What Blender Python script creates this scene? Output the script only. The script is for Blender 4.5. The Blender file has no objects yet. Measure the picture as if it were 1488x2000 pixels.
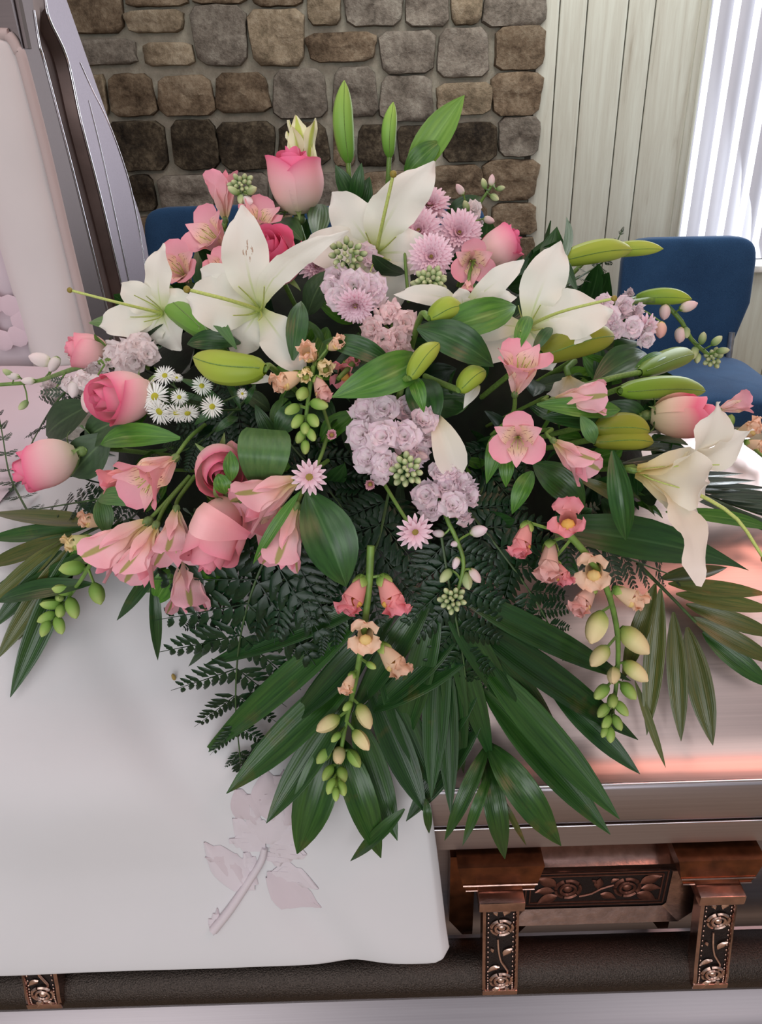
import bpy, bmesh, math, random
from mathutils import Vector, Matrix, Euler, noise

# ------------------------------------------------------------------ camera
sc = bpy.context.scene
COL = sc.collection
FPX = 1500.0                                   # focal length in pixels of the 1488 x 2000 frame
PITCH, ROLL, EYE = math.radians(27.4), math.radians(1.75), Vector((0, 0, 1.35))
FW = Vector((0, math.cos(PITCH), -math.sin(PITCH)))
_r0 = Vector((1, 0, 0)); _u0 = _r0.cross(FW)
CR = _r0*math.cos(ROLL) - _u0*math.sin(ROLL)
CU = _u0*math.cos(ROLL) + _r0*math.sin(ROLL)
cam_d = bpy.data.cameras.new('camera'); cam = bpy.data.objects.new('camera', cam_d); COL.objects.link(cam)
cam_d.sensor_fit = 'VERTICAL'; cam_d.sensor_height = 36.0; cam_d.lens = FPX/2000*36.0
cam_d.clip_start = 0.02; cam_d.clip_end = 60
mw = Matrix((CR, CU, -FW)).transposed().to_4x4(); mw.translation = EYE
cam.matrix_world = mw
sc.camera = cam

# ------------------------------------------------------------------ world, lamps, exposure
sc.view_settings.view_transform = 'Standard'; sc.view_settings.look = 'None'
sc.view_settings.gamma = 1.0; sc.view_settings.use_curve_mapping = False
sc.view_settings.exposure = 0.0
wd = bpy.data.worlds.new('room_light'); sc.world = wd; wd.use_nodes = True
wd.node_tree.nodes['Background'].inputs[0].default_value = (0.93, 0.95, 1.0, 1)
wd.node_tree.nodes['Background'].inputs[1].default_value = 0.22

def area(name, loc, target, sx, sy, watts, col):
    l = bpy.data.lights.new(name, 'AREA'); l.shape = 'RECTANGLE'; l.size = sx; l.size_y = sy
    l.energy = watts; l.color = col
    o = bpy.data.objects.new(name, l); COL.objects.link(o); o.location = loc
    o.rotation_euler = (Vector(target)-Vector(loc)).to_track_quat('-Z', 'Y').to_euler()
    return o
area('ceiling_and_fill_light', (-0.2, 0.9, 2.75), (-0.2, 0.9, 0), 1.6, 1.2, 8, (1, 0.98, 0.95))
area('ceiling_and_fill_light', (-1.2, -1.2, 2.7), (-0.2, 0.8, 0.9), 1.6, 1.2, 12, (1, 0.97, 0.93))
area('ceiling_and_fill_light', (1.4, -1.0, 2.7), (0.2, 0.8, 0.9), 1.2, 1.2, 7, (1, 0.98, 0.96))
area('pink_torchiere_glow', (1.2, .4, 2.6), (0.9, 0.6, 0.9), 1.1, 0.8, 10, (1.0, 0.44, 0.34))
area('ceiling_and_fill_light', (0.6, 2.6, 2.75), (0.6, 2.9, 0), 1.6, .8, 26, (1, 0.98, 0.95))  # added fill lamp overhead that brightens the back wall
area('pink_torchiere_glow', (-1.9, 0.9, 2.2), (-0.6, 1.1, 1.0), 0.5, 0.5, 4, (1.0, 0.48, 0.40))
area('front_fill_light', (-.4, -2.4, 1.35), (0, .8, .85), 2.8, 1.5, 46, (.96, .98, 1))  # added fill from behind the camera, lifts the cloth and flower fronts
area('daylight_from_window', (1.9, 3.1, 1.5), (0.4, 0.9, 0.9), 1.0, 1.6, 18, (0.86, 0.93, 1.0))

# ------------------------------------------------------------------ rays and surfaces
def ray(px, py): return FW + CR*((px-744)/FPX) + CU*((1000-py)/FPX)
def P(px, py, Y):
    d = ray(px, py); return EYE + d*(Y/d.y)
def depth(p): return (p-EYE).dot(FW)

def catmull(pts, x):
    if x <= pts[0][0]: return pts[0][1]
    if x >= pts[-1][0]: return pts[-1][1]
    for i in range(len(pts)-1):
        if x <= pts[i+1][0]: break
    x0, y0 = pts[i]; x1, y1 = pts[i+1]
    m0 = (y1-pts[i-1][1])/(x1-pts[i-1][0]) if i > 0 else (y1-y0)/(x1-x0)
    m1 = (pts[i+2][1]-y0)/(pts[i+2][0]-x0) if i+2 < len(pts) else (y1-y0)/(x1-x0)
    h = x1-x0; t = (x-x0)/h
    return (2*t**3-3*t*t+1)*y0+(t**3-2*t*t+t)*h*m0+(-2*t**3+3*t*t)*y1+(t**3-t*t)*h*m1

FRONT, REAR, FOOT, CUT = 0.56, 1.24, 0.68, -0.445
LIDH = [(0, .743), (.012, .746), (.03, .757), (.06, .80), (.10, .855), (.15, .90), (.2, .925), (.34, .94)]
def lid_z(x, y):
    d = min(y-FRONT, REAR-y, (FOOT-x)*1.25)
    return catmull(LIDH, max(d, 0))
MC, MR = Vector((0.0, 0.93, 0.84)), Vector((0.47, 0.36, 0.40))
def hit(px, py):
    d = ray(px, py)
    best = None
    # mound ellipsoid
    o = EYE-MC
    a = sum((d[i]/MR[i])**2 for i in range(3)); b = 2*sum(d[i]*o[i]/MR[i]**2 for i in range(3)); c = sum((o[i]/MR[i])**2 for i in range(3))-1
    disc = b*b-4*a*c
    if disc >= 0: best = (-b-math.sqrt(disc))/(2*a)
    # lid or front face by marching
    t = 0.45
    while t < 1.6:
        p = EYE+d*t
        if p.y >= FRONT-.034 and p.y < REAR and p.z < (lid_z(p.x, p.y)+.018 if p.y > FRONT else .76):
            if best is None or t < best: best = t
            break
        t += 0.004
    if best is None: best = 0.97/d.y
    return EYE+d*best
def Pd(px, py, d=0.0):
    p = hit(px, py)
    if p.y > 1.0: p = P(px, py, 0.97)
    return p + (EYE-p).normalized()*d

# ------------------------------------------------------------------ materials
def lin(c):
    f = lambda v: v/12.92 if v <= .04045 else ((v+.055)/1.055)**2.4
    return tuple(f(v/255) for v in c)+(1,)
class NT:
    def __init__(s, name):
        s.m = bpy.data.materials.new(name); s.m.use_nodes = True; s.t = s.m.node_tree
        s.b = s.t.nodes['Principled BSDF']; s.out = s.t.nodes['Material Output']
    def n(s, ty, **kw):
        nd = s.t.nodes.new(ty)
        for k, v in kw.items(): setattr(nd, k, v)
        return nd
    def l(s, a, b): s.t.links.new(a, b)
    def val(s, sock, v):
        if hasattr(v, 'is_linked') or hasattr(v, 'links'): s.l(v, sock)
        else: sock.default_value = v
    def math(s, op, a, b=0.0, c=None):
        nd = s.n('ShaderNodeMath', operation=op); s.val(nd.inputs[0], a); s.val(nd.inputs[1], b)
        if c is not None: s.val(nd.inputs[2], c)
        return nd.outputs[0]
    def ramp(s, fac, stops, interp='LINEAR'):
        nd = s.n('ShaderNodeValToRGB'); cr = nd.color_ramp; cr.interpolation = interp
        while len(cr.elements) < len(stops): cr.elements.new(0.5)
        for e, (p, c) in zip(cr.elements, stops): e.position = p; e.color = lin(c)
        s.l(fac, nd.inputs[0]); return nd.outputs[0]
    def mix(s, fac, a, b, mode='MIX'):
        nd = s.n('ShaderNodeMix', data_type='RGBA', blend_type=mode)
        s.val(nd.inputs[0], fac); s.val(nd.inputs[6], a); s.val(nd.inputs[7], b); return nd.outputs[2]
    def noise(s, scale, detail=3, vec=None, rough=.55, dist=0):
        nd = s.n('ShaderNodeTexNoise'); nd.inputs['Scale'].default_value = scale; nd.inputs['Detail'].default_value = detail
        nd.inputs['Roughness'].default_value = rough; nd.inputs['Distortion'].default_value = dist
        if vec: s.l(vec, nd.inputs['Vector'])
        return nd.outputs['Fac']
    def coord(s, which='Object', scale=None):
        o = s.n('ShaderNodeTexCoord').outputs[which]
        if scale:
            mp = s.n('ShaderNodeMapping'); mp.inputs['Scale'].default_value = scale; s.l(o, mp.inputs[0]); o = mp.outputs[0]
        return o
    def uv(s):
        sp = s.n('ShaderNodeSeparateXYZ'); s.l(s.coord('UV'), sp.inputs[0]); return sp.outputs[0], sp.outputs[1]
    def bump(s, h, strength=.3, dist=.002):
        nd = s.n('ShaderNodeBump'); nd.inputs['Strength'].default_value = strength; nd.inputs['Distance'].default_value = dist
        s.l(h, nd.inputs['Height']); s.l(nd.outputs[0], s.b.inputs['Normal']); return nd.outputs[0]
    def set(s, **kw):
        for k, v in kw.items():
            k = k.replace('_', ' ')
            s.val(s.b.inputs[k], v)
        return s
    def translucent(s, col, fac):
        tr = s.n('ShaderNodeBsdfTranslucent'); s.val(tr.inputs[0], col)
        mx = s.n('ShaderNodeMixShader'); mx.inputs[0].default_value = fac
        s.l(s.b.outputs[0], mx.inputs[1]); s.l(tr.outputs[0], mx.inputs[2]); s.l(mx.outputs[0], s.out.inputs[0])

def rand_tint(k, col, amt):
    """per-piece variation of value"""
    oi = k.n('ShaderNodeObjectInfo')
    f = k.math('MULTIPLY_ADD', oi.outputs['Random'], amt*2, 1-amt)
    cb = k.n('ShaderNodeCombineColor')
    for i in range(3): k.l(f, cb.inputs[i])
    return k.mix(1.0, col, cb.outputs[0], 'MULTIPLY')
def plain(name, c, rough=.6, metal=0, var=.12, scale=40, bump=0, spec=.5, vec=None):
    k = NT(name); n = k.noise(scale, 4, k.coord('Object', vec) if vec else k.coord())
    a = tuple(v*(1-var) for v in c); b = tuple(min(255, v*(1+var)) for v in c)
    k.set(Base_Color=k.ramp(n, [(.3, a), (.7, b)]), Roughness=rough, Metallic=metal, Specular_IOR_Level=spec)
    if bump: k.bump(n, bump)
    return k.m
def petal_mat(name, stops, transl=.22, rough=.55, stripe=None, specks=None, veins=18, tint=.06, edge=None, fleck=None):
    k = NT(name); u, v = k.uv()
    col = k.ramp(v, stops)
    au = k.math('ABSOLUTE', k.math('SUBTRACT', u, .5))
    if edge:
        e = k.math('MULTIPLY', k.math('POWER', k.math('MULTIPLY', au, 2.0), 3.0), .8)
        col = k.mix(e, col, lin(edge))
    if stripe:
        c, w, v0, v1 = stripe
        m = k.n('ShaderNodeMapRange', interpolation_type='SMOOTHSTEP'); k.l(au, m.inputs[0])
        m.inputs[1].default_value = w*1.15; m.inputs[2].default_value = w*.55; m.inputs[3].default_value = 0; m.inputs[4].default_value = 1
        m2 = k.n('ShaderNodeMapRange', interpolation_type='SMOOTHSTEP'); k.l(v, m2.inputs[0])
        m2.inputs[1].default_value = v0; m2.inputs[2].default_value = v1
        col = k.mix(k.math('MULTIPLY', k.math('MULTIPLY', m.outputs[0], m2.outputs[0]), .9), col, lin(c))
    if specks:
        uvc = k.coord('UV', (26, 5, 1)); n = k.noise(1.0, 1, uvc)
        g = k.n('ShaderNodeMapRange'); k.l(n, g.inputs[0]); g.inputs[1].default_value = .62; g.inputs[2].default_value = .66
        m2 = k.n('ShaderNodeMapRange'); k.l(v, m2.inputs[0]); m2.inputs[1].default_value = .85; m2.inputs[2].default_value = .7
        m3 = k.n('ShaderNodeMapRange'); k.l(v, m3.inputs[0]); m3.inputs[1].default_value = .3; m3.inputs[2].default_value = .4
        col = k.mix(k.math('MULTIPLY', g.outputs[0], k.math('MULTIPLY', m2.outputs[0], m3.outputs[0])), col, lin(specks))
    if fleck:
        du = k.math('MULTIPLY', k.math('SUBTRACT', u, fleck[0]), 7.0); dv = k.math('MULTIPLY', k.math('SUBTRACT', v, fleck[1]), 8.0)
        d2 = k.math('ADD', k.math('MULTIPLY', du, du), k.math('MULTIPLY', dv, dv))
        g = k.n('ShaderNodeMapRange'); k.l(k.math('SUBTRACT', k.noise(1.0, 3, k.coord('UV', (22, 11, 1)), .6), k.math('MULTIPLY', d2, .16)), g.inputs[0]); g.inputs[1].default_value = .50; g.inputs[2].default_value = .56
        col = k.mix(k.math('MULTIPLY', g.outputs[0], .75), col, lin((160, 100, 50)))
    col = rand_tint(k, col, tint)
    k.set(Base_Color=col, Roughness=rough, Specular_IOR_Level=.3)
    w = k.math('SINE', k.math('MULTIPLY', u, 6.283*veins))
    nz = k.noise(6, 3, k.coord('UV'))
    k.bump(k.math('ADD', k.math('MULTIPLY', w, .05), nz), .2, .001)
    k.translucent(col, transl)
    return k.m
def leaf_mat(name, c0, c1, rough=.38, veins=9, rib=None, transl=.12, brown=0, side=False, spec=.5):
    k = NT(name); u, v = k.uv()
    n = k.noise(3.2, 4, k.coord('UV', (2.2, .8, 1)))
    col = k.ramp(n, [(.32, c0), (.68, c1)])
    oi = k.n('ShaderNodeObjectInfo')
    au = k.math('ABSOLUTE', k.math('SUBTRACT', u, .5))
    wv = k.math('SINE', k.math('MULTIPLY', u, 6.283*veins))
    col = k.mix(k.math('MULTIPLY_ADD', wv, .05, .05), col, lin(tuple(x*.5 for x in c0)))
    if brown:
        nb = k.noise(2.6, 4, k.coord('Object', (9, 9, 9)), .6)
        g = k.n('ShaderNodeMapRange'); k.l(nb, g.inputs[0]); g.inputs[1].default_value = .60; g.inputs[2].default_value = .74
        col = k.mix(k.math('MULTIPLY', g.outputs[0], brown), col, lin((122, 92, 48)))
    if rib:
        m = k.n('ShaderNodeMapRange'); k.l(au, m.inputs[0]); m.inputs[1].default_value = .035; m.inputs[2].default_value = .01
        col = k.mix(k.math('MULTIPLY', m.outputs[0], .6), col, lin(rib))
    col = rand_tint(k, col, .22)
    k.set(Base_Color=col, Roughness=rough, Specular_IOR_Level=spec)
    h = wv
    if side:
        sv = k.math('SINE', k.math('MULTIPLY', k.math('SUBTRACT', v, k.math('MULTIPLY', au, .6)), 6.283*7)); h = sv
    k.bump(k.math('ADD', k.math('MULTIPLY', h, .12), n), .3, .001)
    if transl: k.translucent(col, transl)
    return k.m

M = {}
M['rose_hot'] = petal_mat('rose_petal_hot_pink', [(0, (242, 215, 185)), (.3, (244, 160, 182)), (.7, (242, 120, 158)), (1, (242, 124, 164))], .2)
M['rose_mid'] = petal_mat('rose_petal_pink', [(0, (236, 224, 190)), (.25, (246, 218, 208)), (.6, (247, 196, 200)), (.86, (245, 158, 178)), (1, (240, 118, 156))], .2)
M['rose_soft'] = petal_mat('rose_petal_soft_pink', [(0, (244, 218, 196)), (.3, (249, 198, 198)), (.75, (248, 180, 188)), (1, (244, 152, 172))], .2)
M['rose_pale'] = petal_mat('rose_petal_cream_pink', [(0, (214, 200, 160)), (.35, (232, 198, 176)), (.6, (240, 178, 172)), (.82, (240, 118, 146)), (1, (244, 138, 164))], .18)
LW = [(0, (160, 178, 86)), (.12, (218, 224, 170)), (.34, (240, 238, 226)), (1, (244, 240, 232))]
M['lily'] = petal_mat('lily_petal_white', LW, .28, .5, veins=7, stripe=((206, 218, 160), .035, .6, .15), tint=.03)
M['lily_fleck'] = petal_mat('lily_petal_brown_flecks', LW, .28, .5, veins=7, stripe=((206, 218, 160), .035, .6, .15), tint=.03, fleck=(.42, .60))
M['lily_old'] = petal_mat('lily_petal_cream', [(0, (196, 176, 96)), (.18, (234, 218, 172)), (.45, (244, 236, 218)), (1, (245, 239, 232))], .28, .5, veins=7, tint=.03)
M['lily_half'] = petal_mat('lily_petal_half_open', [(0, (200, 205, 120)), (.45, (238, 236, 200)), (1, (240, 234, 200))], .25, .5, stripe=((186, 200, 80), .22, .1, .5))
M['alstro'] = petal_mat('alstroemeria_outer_petal', [(0, (220, 206, 140)), (.2, (246, 206, 194)), (.6, (249, 190, 200)), (1, (246, 162, 182))], .25, tint=.08)
M['alstro_back'] = petal_mat('alstroemeria_striped_petal', [(0, (200, 194, 112)), (.16, (236, 214, 160)), (.38, (245, 206, 192)), (.6, (250, 206, 210)), (1, (248, 184, 200))], .25, stripe=((164, 164, 88), .10, .0, .3), tint=.08)
M['alstro_in'] = petal_mat('alstroemeria_streaked_petal', [(0, (240, 196, 186)), (.3, (250, 212, 212)), (.6, (252, 226, 196)), (.78, (249, 204, 206)), (1, (247, 170, 188))], .25, specks=(130, 30, 60), tint=.05)
M['stock'] = petal_mat('stock_petal_lilac', [(0, (214, 214, 164)), (.3, (244, 232, 232)), (.7, (246, 230, 236)), (1, (240, 214, 228))], .3, veins=5, tint=.06)
M['stock_pink'] = petal_mat('stock_petal_shell_pink', [(0, (214, 212, 160)), (.3, (244, 226, 222)), (1, (242, 208, 212))], .3, veins=5, tint=.06)
M['stock_white'] = petal_mat('stock_petal_blush_white', [(0, (204, 212, 160)), (.3, (247, 238, 236)), (1, (246, 230, 232))], .3, veins=5, tint=.05)
M['snap_pink'] = petal_mat('snapdragon_coral_pink', [(0, (205, 150, 100)), (.14, (246, 200, 100)), (.22, (242, 172, 162)), (1, (244, 150, 166))], .25, veins=5, tint=.1)
M['snap_peach'] = petal_mat('snapdragon_peach', [(0, (205, 185, 110)), (.14, (246, 216, 148)), (.22, (242, 214, 178)), (1, (244, 202, 178))], .25, veins=5, tint=.08)
M['snap_dusky'] = petal_mat('snapdragon_dusky_pink', [(0, (205, 175, 110)), (.14, (240, 200, 140)), (.22, (236, 196, 176)), (1, (234, 178, 176))], .25, veins=5, tint=.1)
M['snap_bud'] = petal_mat('snapdragon_bud_cream', [(0, (140, 172, 78)), (.2, (186, 196, 112)), (.5, (230, 220, 162)), (1, (242, 216, 172))], .2, veins=4, tint=.1)
M['snap_green'] = petal_mat('snapdragon_bud_green', [(0, (104, 146, 58)), (.5, (142, 178, 86)), (1, (188, 206, 122))], .2, veins=4, tint=.12)
M['mum'] = petal_mat('chrysanthemum_lilac', [(0, (214, 166, 172)), (.35, (238, 196, 210)), (1, (248, 220, 232))], .25, veins=3, tint=.05)
M['mum_dusk'] = petal_mat('chrysanthemum_dusky', [(0, (170, 110, 110)), (.35, (206, 140, 150)), (1, (228, 176, 190))], .2, veins=3, tint=.05)
M['mum_eye'] = plain('chrysanthemum_eye', (146, 126, 60), .8, scale=300, bump=.4, var=.3)
M['aster'] = petal_mat('aster_white', [(0, (220, 224, 180)), (.25, (244, 246, 240)), (1, (248, 248, 246))], .25, veins=2, tint=.03)
M['aster_eye'] = plain('aster_yellow_eye', (186, 182, 52), .8, scale=400, bump=.5, var=.2)
M['green_bud'] = petal_mat('stock_bud_grey_green', [(0, (120, 150, 90)), (.5, (170, 188, 132)), (1, (210, 214, 170))], .15, veins=3, tint=.12)
M['bud'] = petal_mat('lily_bud_green', [(0, (108, 146, 44)), (.5, (138, 168, 58)), (1, (166, 184, 70))], .12, .42, veins=6, tint=.08)
M['bud_lime'] = petal_mat('lily_bud_lime', [(0, (146, 170, 58)), (.5, (170, 190, 74)), (1, (190, 200, 90))], .14, .42, veins=6, tint=.05)
M['bud_fresh'] = petal_mat('lily_bud_fresh_green', [(0, (96, 148, 52)), (.5, (140, 186, 84)), (1, (160, 196, 92))], .14, .42, veins=6, tint=.05)
M['bud_olive'] = petal_mat('lily_bud_olive', [(0, (112, 122, 36)), (.5, (140, 146, 48)), (1, (164, 166, 62))], .1, .45, veins=6, tint=.06)
M['stem'] = plain('stem_green', (104, 136, 62), .5, var=.15, scale=60)
M['stem_dark'] = plain('stem_dark_green', (58, 82, 42), .55, var=.2, scale=60)
M['pistil'] = plain('pistil_green', (182, 196, 108), .45, var=.08, scale=60)
M['pistil_tip'] = plain('pistil_tip_olive', (136, 120, 44), .5, var=.15, scale=200)
M['sepal'] = leaf_mat('sepal_green', (98, 128, 68), (136, 160, 96), .5, 4)
M['leaf_lily'] = leaf_mat('lily_leaf_green', (56, 106, 34), (92, 144, 50), .36, 7, (120, 160, 84), .14)
M['leaf_dark'] = leaf_mat('dark_leaf_green', (30, 64, 28), (50, 92, 40), .34, 7, (70, 104, 60), .06)
M['leaf_fold'] = leaf_mat('alstroemeria_leaf_green', (66, 108, 56), (92, 132, 72), .42, 9, None, .14)
M['leaf_rose'] = leaf_mat('rose_leaf_green', (44, 66, 40), (62, 86, 54), .5, 1, (92, 116, 76), .06, side=True)
M['leaf_bud'] = leaf_mat('young_leaf_green', (112, 162, 62), (140, 186, 76), .4, 6, (150, 196, 100), .2)
M['palm'] = leaf_mat('palm_leaf_green', (28, 63, 23), (54, 92, 35), .3, 12, None, .05, brown=.25)
M['palm_deep'] = leaf_mat('palm_leaf_deep_green', (24, 54, 24), (42, 78, 34), .3, 12, None, .05, brown=.3)
M['palm_olive'] = leaf_mat('palm_leaf_olive_green', (62, 80, 34), (98, 98, 48), .3, 12, None, .05, brown=.95)
M['palm_gloss'] = leaf_mat('palm_leaf_glossy', (56, 72, 56), (84, 98, 80), .16, 8, None, .03, spec=1.0)
M['fern'] = leaf_mat('leatherleaf_green', (10, 34, 18), (22, 53, 27), .32, 4, None, .03, spec=.35)
M['fern_bit'] = leaf_mat('fern_dusky_green', (44, 58, 44), (62, 76, 56), .45, 4, None, .05)
M['foam'] = plain('foam_shade_dark', (16, 26, 14), .95, var=.3, scale=60, bump=.6)  # foam; the shade deep between the flowers is put into its colour
M['seed'] = plain('seed_tan', (150, 124, 60), .6)

def metal_mat(name, c, rough, streak=0.06, metal=1.0):
    k = NT(name)
    n = k.noise(1.0, 4, k.coord('Object', (3, 420, 420)))
    cr = k.ramp(n, [(.3, tuple(v*.97 for v in c)), (.7, tuple(min(255, v*1.02) for v in c))])
    r = k.math('MULTIPLY_ADD', n, streak, rough-streak/2)
    k.set(Base_Color=cr, Roughness=r, Metallic=metal)
    k.bump(n, .04, .0004)
    return k.m
M['lid_metal'] = metal_mat('orchid_brushed_metal', (206, 184, 180), .36)
M['rim_metal'] = metal_mat('mauve_painted_metal', (172, 164, 170), .36)
M['rim_dark'] = metal_mat('mauve_rim_shade_metal', (98, 88, 88), .4)  # raised lid's rim strip: shading of its curve put into a darker base colour
M['shell_metal'] = metal_mat('lavender_grey_metal', (140, 130, 138), .42)
M['bright_metal'] = metal_mat('polished_edge_metal', (226, 220, 226), .15)
M['bronze'] = plain('antique_copper', (178, 146, 136), .2, 1.0, .1, 90, .1)
M['bronze_brown'] = plain('brown_copper', (112, 68, 44), .26, .9, .2, 60, .1)
M['bronze_dark'] = plain('blackened_inlay', (34, 24, 22), .5, .5, .4, 900, .5)
M['copper_relief'] = plain('copper_relief', (214, 182, 170), .3, 1.0, .08, 200)
M['copper_dull'] = plain('dull_copper_relief', (120, 78, 66), .4, .8, .1, 200)
M['bar'] = plain('hammered_dark_bronze', (62, 54, 50), .34, .85, .25, 620, .5)
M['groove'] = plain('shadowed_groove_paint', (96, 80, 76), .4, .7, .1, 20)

def cloth_mat(name, c, scale=900):
    k = NT(name)
    w1 = k.n('ShaderNodeTexWave', wave_type='BANDS', bands_direction='X'); w1.inputs['Scale'].default_value = scale; w1.inputs['Distortion'].default_value = .6
    w2 = k.n('ShaderNodeTexWave', wave_type='BANDS', bands_direction='Z'); w2.inputs['Scale'].default_value = scale; w2.inputs['Distortion'].default_value = .6
    co = k.coord()
    k.l(co, w1.inputs[0]); k.l(co, w2.inputs[0])
    n = k.noise(7, 4, co)
    col = k.ramp(n, [(.3, tuple(v*.985 for v in c)), (.7, c)])
    k.set(Base_Color=col, Roughness=.85, Specular_IOR_Level=.15)
    k.b.inputs['Sheen Weight'].default_value = .15
    k.bump(k.math('ADD', k.math('ADD', w1.outputs['Fac'], w2.outputs['Fac']), k.math('MULTIPLY', n, 2.0)), .12, .0008)
    return k.m
M['throw'] = cloth_mat('white_crepe', (210, 207, 210))
M['embroidery'] = cloth_mat('pale_pink_thread', (209, 198, 204), 1600)
M['embroidery_shade'] = cloth_mat('mauve_thread', (202, 188, 194), 1600)
M['lining'] = cloth_mat('blush_crepe', (210, 202, 202))
M['lining_in'] = cloth_mat('orchid_crepe', (208, 190, 198))
M['piping'] = cloth_mat('dusty_piping', (186, 168, 166))
M['pink_thread'] = cloth_mat('pink_thread', (208, 186, 195), 1600)

# ------------------------------------------------------------------ geometry helpers
def build(name, verts, faces, uvs=None, smooth=True):
    me = bpy.data.meshes.new(name); me.from_pydata([tuple(v) for v in verts], [], faces)
    if uvs:
        ul = me.uv_layers.new(name='UVMap'); buf = [0.0]*(2*len(me.loops))
        for i, lp in enumerate(me.loops): buf[2*i], buf[2*i+1] = uvs[lp.vertex_index]
        ul.data.foreach_set('uv', buf)
    if smooth: me.polygons.foreach_set('use_smooth', [True]*len(me.polygons))
    if smooth: me.set_sharp_from_angle(angle=math.radians(64))
    me.materials.append(None); me.update(); return me
def grid(fn, nu, nv, wrap=False, uvf=None):
    vs, uv, fs = [], [], []
    for j in range(nv+1):
        for i in range(nu+1):
            vs.append(fn(i/nu, j/nv)); uv.append(uvf(i/nu, j/nv) if uvf else (i/nu, j/nv))
    for j in range(nv):
        for i in range(nu):
            a = j*(nu+1)+i; fs.append((a, a+1, a+nu+2, a+nu+1))
    return vs, fs, uv
def cat(*gs):
    V, Fc, Uv = [], [], []
    for v, f, u in gs:
        o = len(V); V += list(v); Fc += [tuple(i+o for i in q) for q in f]; Uv += list(u)
    return V, Fc, Uv
def xf(g, m): return [m @ Vector(v) for v in g[0]], g[1], g[2]
def rev(g): return g[0], [tuple(reversed(f)) for f in g[1]], g[2]
def resample(pts, n):
    k = len(pts)-1; out = []
    for i in range(n+1):
        t = i/n*k
        out.append(Vector([catmull([(j, p[a]) for j, p in enumerate(pts)], t) for a in range(3)]))
    return out
def tube(pts, r0, r1=None, n=6, seg=None, cap=True):
    r1 = r0 if r1 is None else r1
    pts = [Vector(p) for p in pts]
    if seg: pts = resample(pts, seg)
    vs, fs, uv = [], [], []; m = len(pts); nrm = None
    for j, p in enumerate(pts):
        t = (pts[min(j+1, m-1)]-pts[max(j-1, 0)]).normalized()
        if nrm is None: nrm = t.orthogonal().normalized()
        nrm = (nrm-t*nrm.dot(t)).normalized(); bn = t.cross(nrm)
        r = r0+(r1-r0)*j/(m-1)
        for i in range(n):
            a = 2*math.pi*i/n; vs.append(p+nrm*r*math.cos(a)+bn*r*math.sin(a)); uv.append((i/n, j/(m-1)))
    for j in range(m-1):
        for i in range(n):
            fs.append((j*n+i, j*n+(i+1) % n, (j+1)*n+(i+1) % n, (j+1)*n+i))
    if cap: fs.append(tuple(range(n-1, -1, -1))); fs.append(tuple((m-1)*n+i for i in range(n)))
    return vs, fs, uv
def box(x0, x1, y0, y1, z0, z1, bev=0.0):
    bm = bmesh.new(); bmesh.ops.create_cube(bm, size=1)
    for v in bm.verts: v.co = Vector((x0+(v.co.x+.5)*(x1-x0), y0+(v.co.y+.5)*(y1-y0), z0+(v.co.z+.5)*(z1-z0)))
    if bev: bmesh.ops.bevel(bm, geom=bm.edges[:], offset=bev, segments=2, affect='EDGES', profile=.6)
    bm.verts.index_update()
    g = ([v.co.copy() for v in bm.verts], [tuple(v.index for v in f.verts) for f in bm.faces], [(v.co.x, v.co.z) for v in bm.verts]); bm.free(); return g
def ball(c, rx, ry, rz, nu=8, nv=6):
    return grid(lambda u, v: Vector((c[0]+rx*math.cos(2*math.pi*u)*math.sin(math.pi*v), c[1]+ry*math.sin(2*math.pi*u)*math.sin(math.pi*v), c[2]-rz*math.cos(math.pi*v))), nu, nv)

def ob(name, me, mat=None, parent=None, mtx=None):
    if isinstance(me, tuple): me = build(name, *me)
    o = bpy.data.objects.new(name, me); COL.objects.link(o)
    if mat is not None:
        o.material_slots[0].link = 'OBJECT'; o.material_slots[0].material = M[mat] if isinstance(mat, str) else mat
    if parent is not None: o.parent = parent
    if mtx is not None: o.matrix_local = mtx
    return o
def tag(o, label=None, cat=None, group=None, kind=None):
    if label: o['label'] = label
    if cat: o['category'] = cat
    if group: o['group'] = group
    if kind: o['kind'] = kind
    return o
class Thing:
    """an Empty at the base of a thing; parts are added in its own or in world coordinates"""
    def __init__(s, name, label, cat, mtx=None, group=None):
        s.e = bpy.data.objects.new(name, None); COL.objects.link(s.e); s.e.empty_display_size = .01
        s.m = mtx.copy() if mtx else Matrix(); s.e.matrix_world = s.m; s.i = s.m.inverted()
        tag(s.e, label, cat, group)
    def add(s, name, g, mat, mtx=None, parent=None): return ob(name, g, mat, parent or s.e, mtx)
    def world(s, name, g, mat): return ob(name, xf(g, s.i), mat, s.e)

# ------------------------------------------------------------------ the setting: floor, back wall of stones and boards, window
WY = 3.40
kf = NT('tan_floor'); n = kf.noise(14, 5, kf.coord()); kf.set(Base_Color=kf.ramp(n, [(.3, (152, 132, 108)), (.7, (176, 156, 130))]), Roughness=.7); kf.bump(n, .3)
tag(ob('floor', grid(lambda u, v: Vector((-4+8*u, -3.5+6.9*v, 0)), 4, 4), kf.m), kind='structure')

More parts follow.
